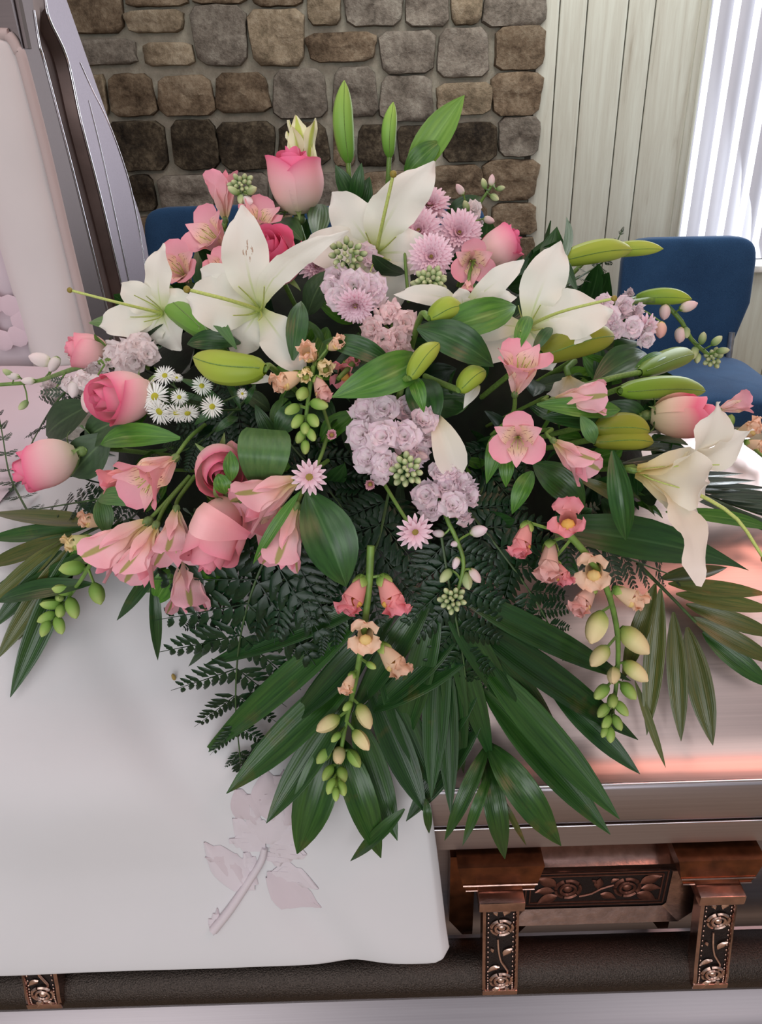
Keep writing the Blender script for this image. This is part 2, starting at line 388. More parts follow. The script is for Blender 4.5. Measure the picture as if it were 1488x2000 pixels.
km = NT('grey_mortar'); n = km.noise(26, 6, km.coord(), .65); km.set(Base_Color=km.ramp(n, [(.3, (158, 153, 138)), (.7, (188, 184, 168))]), Roughness=.95, Specular_IOR_Level=.1); km.bump(n, .8, .01)
def stone_mat(name, a, b, c):
    k = NT(name); co = k.coord()
    oi = k.n('ShaderNodeObjectInfo'); va = k.n('ShaderNodeVectorMath', operation='ADD'); k.l(co, va.inputs[0])
    k.l(k.math('MULTIPLY', oi.outputs['Random'], 37.0), va.inputs[1])
    n1 = k.noise(9, 6, va.outputs[0], .7); n2 = k.noise(55, 4, va.outputs[0], .7)
    col = k.ramp(k.math('MULTIPLY_ADD', n2, .4, k.math('MULTIPLY', n1, .6)), [(.36, a), (.5, b), (.64, c)])
    k.set(Base_Color=rand_tint(k, col, .14), Roughness=.92, Specular_IOR_Level=.12); k.bump(k.math('ADD', n1, n2), .7, .008); return k.m
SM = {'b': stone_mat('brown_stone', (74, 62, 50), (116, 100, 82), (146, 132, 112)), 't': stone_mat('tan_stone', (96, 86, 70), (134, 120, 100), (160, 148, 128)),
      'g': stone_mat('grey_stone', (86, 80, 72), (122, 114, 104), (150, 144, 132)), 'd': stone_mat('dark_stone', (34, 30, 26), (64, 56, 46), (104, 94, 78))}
def wx(px, py): p = P(px, py, WY); return p.x, p.z
wall = ob('wall_back', grid(lambda u, v: Vector((-2.1+2.955*u, WY+.012+.006*noise.noise(Vector((u*30, v*20, 3))), 0+2.3*v)), 40, 30), km.m)
tag(wall, kind='structure')
STONES = [  # pixel boxes of the stones as they lie in the wall, and their kind
 (125,-30,238,63,'b'),(250,22,357,63,'t'),(246,-30,365,12,'b'),(380,15,480,126,'g'),(376,-40,482,7,'b'),(491,22,592,126,'t'),(491,-40,592,12,'b'),(601,-40,664,48,'t'),(676,-30,784,50,'g'),
 (794,-30,874,50,'g'),(882,-30,940,46,'t'),(948,-40,1062,51,'g'),(158,78,264,126,'g'),(284,84,376,127,'t'),(603,66,730,120,'b'),(744,64,846,143,'g'),(855,58,951,150,'g'),(968,54,1060,135,'b'),
 (186,148,209,222,'t'),(217,147,301,226,'b'),(312,149,415,224,'b'),(424,144,523,219,'b'),(537,138,636,229,'g'),(652,134,734,226,'g'),(744,150,842,234,'g'),(855,164,957,223,'t'),(962,145,1054,225,'b'),
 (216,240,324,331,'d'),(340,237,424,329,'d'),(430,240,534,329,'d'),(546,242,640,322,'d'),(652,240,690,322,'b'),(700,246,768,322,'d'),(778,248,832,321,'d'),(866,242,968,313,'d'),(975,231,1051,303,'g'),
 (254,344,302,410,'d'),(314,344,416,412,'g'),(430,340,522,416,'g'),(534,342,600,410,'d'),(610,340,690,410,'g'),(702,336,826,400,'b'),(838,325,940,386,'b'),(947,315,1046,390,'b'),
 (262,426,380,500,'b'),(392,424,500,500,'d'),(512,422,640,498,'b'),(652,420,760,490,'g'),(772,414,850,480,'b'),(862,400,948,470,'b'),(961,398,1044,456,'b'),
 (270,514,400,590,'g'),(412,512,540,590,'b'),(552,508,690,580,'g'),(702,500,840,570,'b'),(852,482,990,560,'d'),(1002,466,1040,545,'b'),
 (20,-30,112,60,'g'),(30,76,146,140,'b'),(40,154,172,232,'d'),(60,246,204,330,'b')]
rnd = random.Random(5)
for row, (y0, y1) in enumerate(((-38, 54), (62, 140), (150, 228), (238, 330), (342, 412), (424, 500))):   # courses behind the raised lid
    x = 8-rnd.uniform(0, 40) if row in (0, 1, 2, 3) else 240
    while x > -560:
        w = rnd.uniform(78, 118); STONES.append((x-w, y0+rnd.uniform(-3, 3), x-8, y1+rnd.uniform(-3, 3), rnd.choice('btgd' if row > 2 else 'btg'))); x -= w
for i, (x0, y0, x1, y1, kd) in enumerate(STONES):
    cx, cz = wx((x0+x1)/2, (y0+y1)/2); ax, _ = wx(x0, (y0+y1)/2); bx, _ = wx(x1, (y0+y1)/2); _, az = wx((x0+x1)/2, y1); _, bz = wx((x0+x1)/2, y0)
    hw, hh = (bx-ax)/2*1.05, (bz-az)/2*1.07; sd = rnd.uniform(0, 99)
    skew = rnd.uniform(-.12, .12)
    def fs(u, v):
        a = 2*math.pi*u; r = v
        n_ = 7.5; c, s = math.cos(a), math.sin(a); k_ = (abs(c)**n_+abs(s)**n_)**(-1/n_)
        wob = 1+.06*noise.noise(Vector((c*1.7+sd, s*1.7, r*.3)))+.045*noise.noise(Vector((c*4+sd, s*4, 2)))
        rr = min(1, r*1.35); x = c*k_*rr*hw*wob; z = s*k_*rr*hh*wob
        dep = .028*(1-max(0, (r-.62)/.38)**2*1.25) + .013*noise.noise(Vector((x*16+sd, z*16, 1)))+.005*noise.noise(Vector((x*50+sd, z*50, 1)))
        return Vector((x*(1+skew*z/hh), -dep if r < .999 else .014, z))
    g = grid(fs, 20, 7)
    ob('stone', rev(g), SM[kd], wall, Matrix.Translation((cx, WY, cz)))

kw = NT('whitewashed_wood'); co = kw.coord('Object', (9, 9, .55)); va = kw.n('ShaderNodeVectorMath', operation='ADD'); oi = kw.n('ShaderNodeObjectInfo'); kw.l(co, va.inputs[0]); kw.l(kw.math('MULTIPLY', oi.outputs['Random'], 51.0), va.inputs[1])
n1 = kw.noise(2.2, 6, va.outputs[0], .62, 1.4); n2 = kw.noise(14, 4, va.outputs[0], .6, .4)
kw.set(Base_Color=rand_tint(kw, kw.ramp(kw.math('MULTIPLY_ADD', n2, .3, kw.math('MULTIPLY', n1, .7)), [(.28, (158, 152, 136)), (.42, (186, 185, 171)), (.6, (198, 200, 187))]), .05), Roughness=.7); kw.bump(n1, .15, .002)
edges = [(1052, 0), (1094, 0), (1148, 0), (1228, 0), (1281, 0), (1371, 0)]
xe = [P(px, py, WY).x for px, py in edges]
panel = ob('wall_right', cat(box(xe[0]-.02, xe[-1]+.01, WY+.012, WY+.05, 0, 2.3), box(xe[-1]+.01, 2.6, WY+.012, WY+.05, 0, P(1484, 516, WY).z-.02)), plain('groove_shadow_paint', (96, 88, 78), .9)); tag(panel, kind='structure')
def boards(xs, z0, z1):
    for a, b in zip(xs[:-1], xs[1:]):
        ob('board', box(a+.0025, b-.0025, WY-.006, WY+.012, z0, z1, .002), kw.m, panel)
boards(xe, .1, 2.3)
WX0, WX1, WZ0 = xe[-1]+.03, 2.45, P(1484, 516, WY).z
xs = [xe[-1]]
while xs[-1] < 2.3: xs.append(xs[-1]+rnd.choice([.12, .17, .10]))
boards(xs, .1, WZ0-.03)
wood_white = plain('painted_trim', (206, 204, 198), .5)
bb = ob('baseboard_back', cat(box(-2.1, 2.6, WY-.016, WY+.01, 0, .085, .004), box(-2.1, 2.6, WY-.02, WY, .0, .02, .003)), wood_white); tag(bb, kind='structure')
win = Thing('window_1', None, None); tag(win.e, kind='structure')
win.add('window_casing', cat(box(xe[-1]-.005, xe[-1]+.035, WY-.014, WY+.02, WZ0-.03, 2.3, .004), box(xe[-1]+.02, xe[-1]+.03, WY-.02, WY, WZ0, 2.3, .003)), kw.m)
win.add('sill', box(xe[-1], 2.45, WY-.035, WY+.12, WZ0-.03, WZ0, .005), wood_white)
glow = NT('overcast_daylight'); glow.set(Base_Color=(0, 0, 0, 1)); glow.b.inputs['Emission Color'].default_value = (.9, .95, 1, 1); glow.b.inputs['Emission Strength'].default_value = 2.2
win.add('daylit_pane', grid(lambda u, v: Vector((WX0+(WX1-WX0)*u, WY+.16, WZ0+(2.3-WZ0)*v)), 1, 1), glow.m)
kb = NT('blind_vinyl'); kb.set(Base_Color=lin((208, 206, 214)), Roughness=.5); kb.translucent(lin((214, 214, 224)), .16)
blind = Thing('vertical_blinds', 'pale grey vertical slat blinds hanging in the bright window at top right', 'blinds', Matrix.Translation((WX0, WY+.03, WZ0)))
gaps = [(1404, 0), (1441, 0), (1486, 0)]
gx = [P(a, b, WY+.05).x for a, b in gaps]; sw = (gx[2]-gx[0])/2
for i in range(-1, 9):
    x = gx[0]+.09*sw+i*sw
    def fsl(u, v):
        w = sw*.84; return Vector((x-WX0+w*u, .02+.035*u-.012*math.sin(math.pi*u), .016+(2.25-WZ0)*v))
    ob('slat', grid(fsl, 6, 1), kb.m, blind.e)
blind.add('head_rail', box(0, WX1-WX0, 0, .05, 2.22-WZ0, 2.28-WZ0, .004), wood_white)

# ------------------------------------------------------------------ blue chairs
kc = NT('blue_chair_fabric'); n = kc.noise(420, 3, kc.coord()); n2 = kc.noise(5, 3, kc.coord())
kc.set(Base_Color=kc.ramp(kc.math('MULTIPLY_ADD', n, .5, kc.math('MULTIPLY', n2, .5)), [(.35, (24, 52, 84)), (.65, (42, 76, 112))]), Roughness=.9, Specular_IOR_Level=.2); kc.bump(n, .5, .001)
kc.b.inputs['Sheen Weight'].default_value = .12
kch = plain('grey_chair_frame', (170, 172, 176), .3, .8)
def chair(x, y, h, rz, label, w=.50, group=None):
    t = Thing('padded_chair', label, 'chair', Matrix.Translation((x, y, 0)) @ Matrix.Rotation(rz, 4, 'Z'), group)
    sh = h*.52
    def cushion(hx, hy, hz, c, shape):
        def f(u, v):
            a = 2*math.pi*u; b = math.pi*(v-.5); e = .28
            sg = lambda q: math.copysign(abs(q)**e, q)
            p = Vector((hx*sg(math.cos(a))*abs(math.cos(b))**e, hy*sg(math.sin(a))*abs(math.cos(b))**e, hz*sg(math.sin(b))))
            return Vector(c)+shape(p)
        return grid(f, 28, 16)
    bh = (h-sh+.03)/2
    def back_shape(p):
        q = (p.z/bh+1)/2                                   # narrow at the foot, wide above
        k = 1 if q > .5 else .80+.20*max(0, q-.12)/.38 if q > .12 else .80
        return Vector((p.x*k, p.y+.05*q, p.z))
    t.add('backrest', cushion(w/2, .035, bh, (0, .23, sh-.03+bh), back_shape), kc.m)
    t.add('seat', cushion(w/2+.008, .26, .055, (0, -.02, sh-.055), lambda p: Vector((p.x, p.y, p.z+(.02*(1-(p.x/(w/2))**2) if p.z > 0 else 0)-(.03*max(0, -p.y/.26-.5) if p.z > 0 else 0)))), kc.m)
    t.add('seat_frame', box(-w/2, w/2, -.24, .22, sh-.135, sh-.105, .006), kch)
    for sx in (-1, 1):
        t.add('leg', tube([(sx*(w/2-.03), -.22, sh-.12), (sx*(w/2-.02), -.24, 0.003)], .012, .012, 8), kch)
        t.add('leg', tube([(sx*(w/2-.06), .20, sh+.1), (sx*(w/2-.05), .2, sh-.12), (sx*(w/2-.02), .25, 0.003)], .012, .012, 8, 8), kch)
    t.add('stretcher', tube([(-w/2+.02, -.23, .12), (w/2-.02, -.23, .12)], .008, .008, 6), kch)
    return t
p = P(1347, 465, 2.95)
chair(p.x-.005, 2.70, p.z, -.06, 'blue padded chair standing in front of the window and boards at the right', .49)
for (pxl, pxr, lab) in ((272, 522, 'blue chair in front of the stone wall, next to the raised lid'), (560, 770, 'blue chair hidden mostly behind the white lily below the two upright lily buds'), (795, 952, 'blue chair whose back shows at the right of the top lilac chrysanthemum')):
    a = P(pxl, 408, 3.1); b = P(pxr, 400, 3.1)
    chair((a.x+b.x)/2, 2.86, (a.z+b.z)/2, 0, lab, (b.x-a.x))

# ------------------------------------------------------------------ the casket
cas = Thing('casket', 'orchid and mauve metal casket with its left lid raised and copper handles', 'casket', Matrix.Translation((0, .9, 0)))
cw = lambda name, g, mat, parent=None: ob(name, xf(g, cas.i), mat, parent or cas.e)
# body: front profile swept along x, both sides
PROF = [(.560, .683), (.560, .652), (.566, .645), (.585, .643), (.604, .640), (.606, .60), (.606, .46), (.600, .448), (.590, .443), (.588, .434), (.600, .426), (.604, .412), (.598, .398), (.578, .382), (.545, .364), (.520, .345), (.512, .33), (.515, .31), (.53, .30), (.53, .27)]
XL, XR = -1.35, FOOT
def prof_grid(prof, x0, x1, nx=2):
    return grid(lambda u, v: Vector((x0+(x1-x0)*u, prof[round(v*(len(prof)-1))][0], prof[round(v*(len(prof)-1))][1])), nx, len(prof)-1)
mid = (FRONT+REAR)/2
front = prof_grid(PROF, XL, XR); backp = prof_grid([(2*mid-y, z) for y, z in PROF], XL, XR)
endp = grid(lambda u, v: Vector((XR-(PROF[round(v*(len(PROF)-1))][0]-.56)*.6, PROF[round(v*(len(PROF)-1))][0]*(1-u)+(2*mid-PROF[round(v*(len(PROF)-1))][0])*u, PROF[round(v*(len(PROF)-1))][1])), 1, len(PROF)-1)
bo = build('casket_body', *cat(front, rev(backp), endp), smooth=True); cas.add('casket_body', None, None) if False else None
body = cw('casket_body', (list(cat(rev(front), backp, rev(endp))[0]), cat(rev(front), backp, rev(endp))[1], cat(rev(front), backp, rev(endp))[2]), 'rim_metal')
for p_ in body.data.polygons: p_.use_smooth = True
body.data.set_sharp_from_angle(angle=math.radians(32))
bpy.data.meshes.remove(bo)
cw('truck_frame', cat(box(-1.1, .5, .62, .66, .0, .27), box(-1.1, .5, 1.14, 1.18, 0, .27), box(-1.1, -1.06, .62, 1.18, .1, .2), box(.46, .5, .62, 1.18, .1, .2)), plain('dark_truck_metal', (60, 58, 60), .5, .8))
# lower lid
ys = []
for d, z in [(0, 0)]: pass
ds = [0, .003, .008, .012, .02, .03, .04, .05, .06, .07, .08, .09, .10, .11, .125, .14, .155, .17, .185, .2, .22, .25, .29, .34]
yl = [FRONT+d for d in ds]; yl += [2*mid-y for y in reversed(yl)][0:]
xl = [CUT+.01+i*.1 for i in range(9)]
xl = [x for x in xl if x < FOOT-.3] + [FOOT-d/1.25 for d in reversed(ds)]
lv, lf, lu = [], [], []
for y in yl:
    for x in xl: lv.append(Vector((x, y, lid_z(x, y)))); lu.append((x, y))
nx = len(xl)
for j in range(len(yl)-1):
    for i in range(nx-1): lf.append((j*nx+i, j*nx+i+1, (j+1)*nx+i+1, (j+1)*nx+i))
lid = cw('lower_lid', (lv, lf, lu), 'lid_metal')
RIM = [(.5602, .7428), (.5575, .7418), (.556, .738), (.556, .694), (.5575, .690), (.562, .689), (.60, .689)]
g = rev(prof_grid(RIM, CUT+.01, FOOT)); g2 = prof_grid([(2*mid-y, z) for y, z in RIM], CUT+.01, FOOT)
ge = rev(grid(lambda u, v: Vector((FOOT-(RIM[round(v*6)][0]-.56), RIM[round(v*6)][0]*(1-u)+(2*mid-RIM[round(v*6)][0])*u, RIM[round(v*6)][1])), 1, 6))
cw('rim_band', cat(g, g2, ge), 'rim_metal', lid).matrix_local = Matrix()
cut = [(y, lid_z(0, y)) for y in yl]
gcut = ([Vector((CUT+.01, y, z)) for y, z in cut]+[Vector((CUT+.01, y, .69)) for y, z in cut], [(i, i+1, len(cut)+i+1, len(cut)+i) for i in range(len(cut)-1)], [(0, 0)]*(2*len(cut)))
cw('end_plate', gcut, 'shell_metal', lid)
cw('edge_bead', cat(tube([(CUT+.01, .5585, .7432), (FOOT, .5585, .7432)], .0016, n=6), tube([(CUT+.01, .5598, .683), (FOOT, .5598, .683)], .0014, n=6)), 'bright_metal', lid)
# raised panel frame line on the crown of the lower lid
pd_ = .235
pts = [(CUT+.05, FRONT+pd_), (FOOT-.15, FRONT+pd_-.06), (FOOT-.15, REAR-pd_), (CUT+.05, REAR-pd_)]
cw('crown_moulding', cat(*[tube([(a[0], a[1], lid_z(*a)), (b[0], b[1], lid_z(*b))], .003, n=6) for a, b in zip(pts[1:-1], pts[2:])]), 'bright_metal', lid)

# raised lid: its end plate lies in a slightly skewed upright plane
def EP(px, py, dx=0.0):
    d = ray(px, py)                         # x = -.455 + (Y-1.2)*.2 + dx
    t = (-.455-.24+dx - EYE.x + EYE.y*.2)/(d.x-.2*d.y)
    return EYE+d*t
def poly(pxs, n): return [EP(*q) for q in [tuple(r[:2]) for r in resample([(a, b, 0) for a, b in pxs], n)]]
NL = 28
edge_l = poly([(4, -70), (35, 60), (45, 100), (92, 290), (140, 490), (185, 670), (215, 790)], NL)
ln_b = poly([(58, -70), (66, 20), (78, 92), (87, 122), (140, 325), (185, 507), (210, 609), (240, 740)], NL)
ln_a = poly([(80, -70), (88, 0), (97, 40), (131, 115), (158, 238), (196, 385), (241, 574), (275, 720)], NL)
crown = poly([(105, -70), (130, 0), (172, 120), (214, 240), (250, 350), (276, 430), (290, 500), (300, 560), (312, 720)], NL)
def strip(a, b, sh=0.0, sh2=None):
    sh2 = sh if sh2 is None else sh2
    vs = []
    for p_, q in zip(a, b): vs += [p_+Vector((sh, 0, 0)), q+Vector((sh2, 0, 0))]
    return vs, [(2*i, 2*i+1, 2*i+3, 2*i+2) for i in range(len(a)-1)], [(0, i/len(a)) for i in range(len(a)) for _ in (0, 1)]
def fade(i): return -.016*min(1, max(0, (i-5)/4))
gm = [p_.lerp(q, .45) for p_, q in zip(ln_b, ln_a)]
sink = lambda L, k=1.0: [p_+Vector((fade(i)*k, 0, 0)) for i, p_ in enumerate(L)]
up = cw('upper_lid', cat(strip(edge_l, ln_b), box(-1.4, edge_l[3].x+.006, 1.199, 1.212, 1.44, 1.56)), 'rim_dark')
for p_ in up.data.polygons: p_.use_smooth = True
m1 = [p_.lerp(q, .06) for p_, q in zip(ln_b, ln_a)]; m2 = [p_.lerp(q, .9) for p_, q in zip(ln_b, ln_a)]
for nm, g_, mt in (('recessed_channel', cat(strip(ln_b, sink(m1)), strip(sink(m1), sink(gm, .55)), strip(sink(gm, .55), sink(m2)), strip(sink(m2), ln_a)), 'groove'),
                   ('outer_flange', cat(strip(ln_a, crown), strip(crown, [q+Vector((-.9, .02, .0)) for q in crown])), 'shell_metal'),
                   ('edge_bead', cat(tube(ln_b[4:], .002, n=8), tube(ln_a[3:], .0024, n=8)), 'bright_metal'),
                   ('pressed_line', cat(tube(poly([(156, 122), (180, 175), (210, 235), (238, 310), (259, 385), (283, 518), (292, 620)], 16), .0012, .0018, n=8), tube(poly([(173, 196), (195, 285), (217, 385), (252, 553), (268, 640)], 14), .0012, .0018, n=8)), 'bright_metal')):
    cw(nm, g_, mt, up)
# lining of the raised lid
YL = 1.20
LP = lambda px, py, dy=0.0: P(px, py, YL+dy)
le = [LP(*q) for q in [tuple(r[:2]) for r in resample([(20, 78, 0), (40, 104, 0), (78, 260, 0), (125, 460, 0), (172, 660, 0), (205, 800, 0)], 20)]]
li = [LP(*q) for q in [tuple(r[:2]) for r in resample([(-150, 78, 0), (-130, 104, 0), (-75, 260, 0), (-8, 460, 0), (56, 680, 0), (95, 820, 0)], 20)]]
def puff(a, b, h, nu=10):
    return grid(lambda u, v: a[round(v*20)].lerp(b[round(v*20)], u)+Vector((0, -h*math.sin(math.pi*u)**.6-.003*noise.noise(Vector((u*3, v*9, h*90))), 0)), nu, 20)
cw('lining_border', puff(li, le, .022), 'lining', up)
far = [p_+Vector((-.7, 0, 0)) for p_ in li]
cw('lining_panel', puff(far, [p_+Vector((.004, .012, 0)) for p_ in li], .006, 8), 'lining_in', up)
pp = [(-150, 66), (0, 67), (14, 70), (25, 82), (34, 100), (42, 118), (84, 280), (131, 478), (178, 672), (205, 790)]
cw('lining_piping', tube([LP(a+2, b, -.004) for a, b in pp], .0075, n=8, seg=40), 'piping', up)
rp = []
for k in range(7):
    a = k*2*math.pi/7; c = LP(4, 628, -.006); q = c+Vector((.030*math.cos(a), 0, .030*math.sin(a)))
    rp.append(ball(q, (.017), .0012, .017, 8, 5))
cw('embroidered_flower', cat(*rp), 'pink_thread', up)

# handles
def relief_rose(c, r):
    out = [ball(c, r*.32, .0022, r*.32, 8, 5)]
    for k in range(3):
        a = k*2.09+.4; pts = [(c[0]+r*.52*math.cos(a+s*1.05), c[1]-.001, c[2]+r*.52*math.sin(a+s*1.05)) for s in (-1, -.5, 0, .5, 1)]
        out.append(tube(pts, r*.11, r*.11, 5, 6))
    for k in range(5):
        a = k*1.257; pts = [(c[0]+r*.85*math.cos(a+s*.56), c[1], c[2]+r*.85*math.sin(a+s*.56)) for s in (-1, -.5, 0, .5, 1)]
        out.append(tube(pts, r*.14, r*.12, 5, 6))
    return cat(*out)
def relief_leaf(c, L, a):
    m = Matrix.Translation(c) @ Matrix.Rotation(-a, 4, 'Y')
    return xf(grid(lambda u, v: Vector((L*v, -.0016*math.sin(math.pi*u)-.0006, L*.30*(u*2-1)*math.sin(math.pi*v**.8))), 4, 6), m)
def prism(pts, y0, y1, bev=0):
    n_ = len(pts); vs = [Vector((x, y0, z)) for x, z in pts]+[Vector((x, y1, z)) for x, z in pts]
    return vs, [tuple(range(n_-1, -1, -1)), tuple(range(n_, 2*n_))]+[(i, (i+1) % n_, n_+(i+1) % n_, n_+i) for i in range(n_)], [(x, z) for x, z in pts]*2
def ring(o, i_, y_o, y_i):
    n_ = len(o); vs = [Vector((x, y_o, z)) for x, z in o]+[Vector((x, y_i, z)) for x, z in i_]
    return vs, [(k, (k+1) % n_, n_+(k+1) % n_, n_+k) for k in range(n_)], [(0, 0)]*(2*n_)
def handle(xc):
    """plate with two lugs; each lug carries a swinging arm that holds the bar"""
    Y = .604
    pl = cw('handle_plate', box(xc-.115, xc+.115, Y-.012, Y+.004, .485, .640, .002), 'bronze_brown'); pl.data.set_sharp_from_angle(angle=.5)
    oct_ = [(xc-.098, .506), (xc+.098, .506), (xc+.112, .522), (xc+.112, .592), (xc+.098, .606), (xc-.098, .606), (xc-.112, .592), (xc-.112, .522)]
    inn = [(xc-.080, .524), (xc+.080, .524), (xc+.084, .529), (xc+.084, .582), (xc+.080, .587), (xc-.080, .587), (xc-.084, .582), (xc-.084, .529)]
    o = cw('plate_frame', cat(ring(oct_, inn, Y-.034, Y-.026), ring([(x+(x-xc)*.06, z+(z-.556)*.3) for x, z in oct_], oct_, Y-.006, Y-.034)), 'bronze', pl); o.data.set_sharp_from_angle(angle=.3)
    cw('inlay_panel', box(xc-.086, xc+.086, Y-.024, Y-.008, .522, .589), 'bronze_dark', pl)
    fr = []
    for e in (.004, .009):
        q = [(xc-.084+e, .524+e), (xc+.084-e, .524+e), (xc+.084-e, .587-e), (xc-.084+e, .587-e)]
        for a, b in zip(q, q[1:]+q[:1]): fr.append(tube([(a[0], Y-.0205, a[1]), (b[0], Y-.0205, b[1])], .0011, n=4))
    rr = [relief_rose((xc-.032, Y-.0205, .597), .0165), relief_rose((xc+.036, Y-.0205, .597), .0165),
          tube([(xc-.018, Y-.0205, .584), (xc-.004, Y-.0205, .588), (xc+.006, Y-.0205, .596), (xc+.02, Y-.0205, .602)], .0014, n=5, seg=6)]
    for a, x, z, L in ((2.6, xc-.046, .604, .026), (3.2, xc-.048, .596, .022), (3.7, xc-.044, .588, .026), (.5, xc+.05, .604, .026), (0, xc+.052, .596, .022), (-.5, xc+.048, .588, .026), (1.5, xc+.002, .597, .018), (-.4, xc+.006, .588, .02), (2.4, xc+.0, .607, .008), (.6, xc+.016, .608, .01)):
        rr.append(relief_leaf((x, Y-.0205, z), L, a))
    cw('rose_panel_relief', cat(xf(cat(*fr), Matrix.Translation((0, -.004, 0))), xf(cat(*rr), Matrix.Translation((0, -.004, -.041)))), 'copper_dull', pl)
    for sx in (-1, 1):
        x = xc+sx*.117
        lug = cw('handle_lug', cat(prism([(x-.046, .640), (x-.040, .612), (x-.036, .604), (x+.036, .604), (x+.040, .612), (x+.046, .640)], Y-.058, Y), 
                                   prism([(x-.050, .502), (x-.034, .476), (x-.022, .476), (x-.022, .612), (x-.050, .612)], Y-.022, Y), prism([(x+.022, .476), (x+.034, .476), (x+.050, .502), (x+.050, .612), (x+.022, .612)], Y-.022, Y)), 'bronze_brown')
        lug.data.polygons.foreach_set('use_smooth', [False]*len(lug.data.polygons))
        o = cw('lug_cap', cat(box(x-.0245, x+.0245, Y-.076, Y-.02, .592, .606, .0016), tube([(x-.040, Y-.0585, .6125), (x+.040, Y-.0585, .6125)], .0012, n=5), tube([(x-.037, Y-.0585, .6045), (x+.037, Y-.0585, .6045)], .001, n=5)), 'bronze', lug); o.data.set_sharp_from_angle(angle=.5)
        pr = [(.534, .597), (.531, .58), (.527, .555), (.522, .53), (.517, .505), (.513, .492), (.512, .482)]
        w = .0195
        def fa(u, v):
            k = v*(len(pr)-1); i = min(int(k), len(pr)-2); y = pr[i][0]+(pr[i+1][0]-pr[i][0])*(k-i); z = pr[i][1]+(pr[i+1][1]-pr[i][1])*(k-i)
            return y, z
        sec = [(-w, .018), (-w, .0), (-w+.003, -.002), (-w+.005, .0015), (w-.005, .0015), (w-.003, -.002), (w, .0), (w, .018), (-w, .018)]
        ga = grid(lambda u, v: Vector((x+sec[round(u*8)][0], fa(0, v)[0]+sec[round(u*8)][1], fa(0, v)[1])), 8, 12)
        ye, ze = fa(0, 1); y0, z0 = fa(0, 0)
        caps = cat(box(x-w, x+w, ye-.002, ye+.018, ze-.007, ze+.001, .001), box(x-w, x+w, y0-.002, y0+.018, z0-.004, z0+.004, .001))
        arm = cw('handle_arm', cat(rev(ga), caps), 'bronze'); arm.data.set_sharp_from_angle(angle=.4)
        cw('arm_inlay', rev(grid(lambda u, v: Vector((x-w+.0045+(2*w-.009)*u, fa(0, .02+.96*v)[0]+.0008, fa(0, .02+.96*v)[1])), 1, 10)), 'bronze_dark', arm)
        on = lambda v: (fa(0, v)[0]-.0005, fa(0, v)[1])
        rel = []
        for v, r in ((.26, .0135), (.78, .0135)):
            y, z = on(v); rel.append(relief_rose((x+.001, y, z), r))
        for v, dx, L, a in ((.13, .003, .014, 1.1), (.13, -.004, .009, 2.2), (.50, .003, .015, .9), (.60, -.001, .015, 3.7), (.47, -.008, .007, 2.0), (.90, -.001, .014, 4.1), (.91, .006, .008, 5.2)):
            y, z = on(v); rel.append(relief_leaf((x+dx, y, z), L, a))
        rel.append(tube([Vector((x+dx, on(v)[0]-.0005, on(v)[1])) for v, dx in ((.36, -.003), (.46, -.002), (.56, .001), (.64, .008), (.72, .007))], .0013, n=5, seg=8))
        beads = []
        for sgn in (-1, 1):
            for q in range(22):
                v = .04+.92*q/21; y, z = on(v); beads.append(ball((x+sgn*(w-.006), y+.0002, z), .0011, .0011, .0016, 5, 3))
        cw('arm_rose_relief', cat(*rel, *beads), 'copper_relief', arm)
hx1, hx2 = P(1008, 1840, .515).x, P(1382, 1830, .515).x
hxc = (hx1+hx2)/2
handle(hxc)
hx0 = P(65, 1930, .505).x
handle(hx0-.117)
cw('handle_bar', tube([(-1.3, .547, .468), (-.7, .547, .468), (0, .547, .468), (FOOT-.03, .547, .468)], .030, n=20), 'bar')

# ------------------------------------------------------------------ the white throw over the front edge
def zfold(x, s):
    return .004*noise.noise(Vector((x*3.1, s*4, 1)))
TL = [(.98, .955), (.90, .953), (.82, .950), (.76, .935), (.71, .912), (.67, .876), (.635, .838), (.606, .813), (.582, .792), (.564, .771), (.552, .746), (.545, .718), (.541, .695), (.536, .665), (.529, .64), (.519, .61), (.509, .583), (.503, .563), (.502, .553), (.507, .548)]
TLL = [0]
for a, b in zip(TL[:-1], TL[1:]): TLL.append(TLL[-1]+math.dist(a, b))
TT = TLL[-1]
py_ = [(s, p_[0]) for s, p_ in zip(TLL, TL)]; pz_ = [(s, p_[1]) for s, p_ in zip(TLL, TL)]
XRT = P(838, 1570, .54).x; XRB = P(881, 1845, .503).x
def throw_pt(x01, s):
    """x01 runs 0 (left) to 1 (right hem); s is the length along the drop"""
    q = max(0, (s-TLL[10])/(TT-TLL[10])); xr = XRT+(XRB-XRT)*q**.8
    x = -.85+(xr+.85)*x01
    y, z = catmull(py_, s), catmull(pz_, s)
    rc = .022; dxr = xr-x; bot = TT-s                       # rounded right corner
    if dxr < rc and bot < rc*2: z += max(0, rc-dxr)**2/rc*.7*(1-bot/(rc*2))
    hang = q*q
    a = .014*noise.noise(Vector((x*2.3, s*3.2, 5)))+.009*noise.noise(Vector((x*5+s*4, s*5-x*2, 9)))
    a += .009*math.exp(-((x*1.0+.10-(s-.35)*.9)/.025)**2)*(.3+q)-.010*math.exp(-((x+.33-(s-.30)*.7)/.03)**2)
    nn = Vector((0, -.9, .45)) if s > TLL[4] else Vector((0, -.2, .95))
    e = min(1, dxr/.012)
    pos = Vector((x, y, z))+nn*(a+.004)+Vector((0, .010*(1-e)**2, 0))
    if x < CUT: pos.z += 0
    return pos
NU, NV = 110, 70
tg = grid(lambda u, v: throw_pt(u, v*TT), NU, NV)
tm = Matrix.Translation((-.35, .52, .52))
thr = Thing('casket_throw', 'white cloth throw with embroidered rose hanging over the casket front', 'throw cloth', tm)
cl = thr.world('cloth', rev(tg), 'throw')
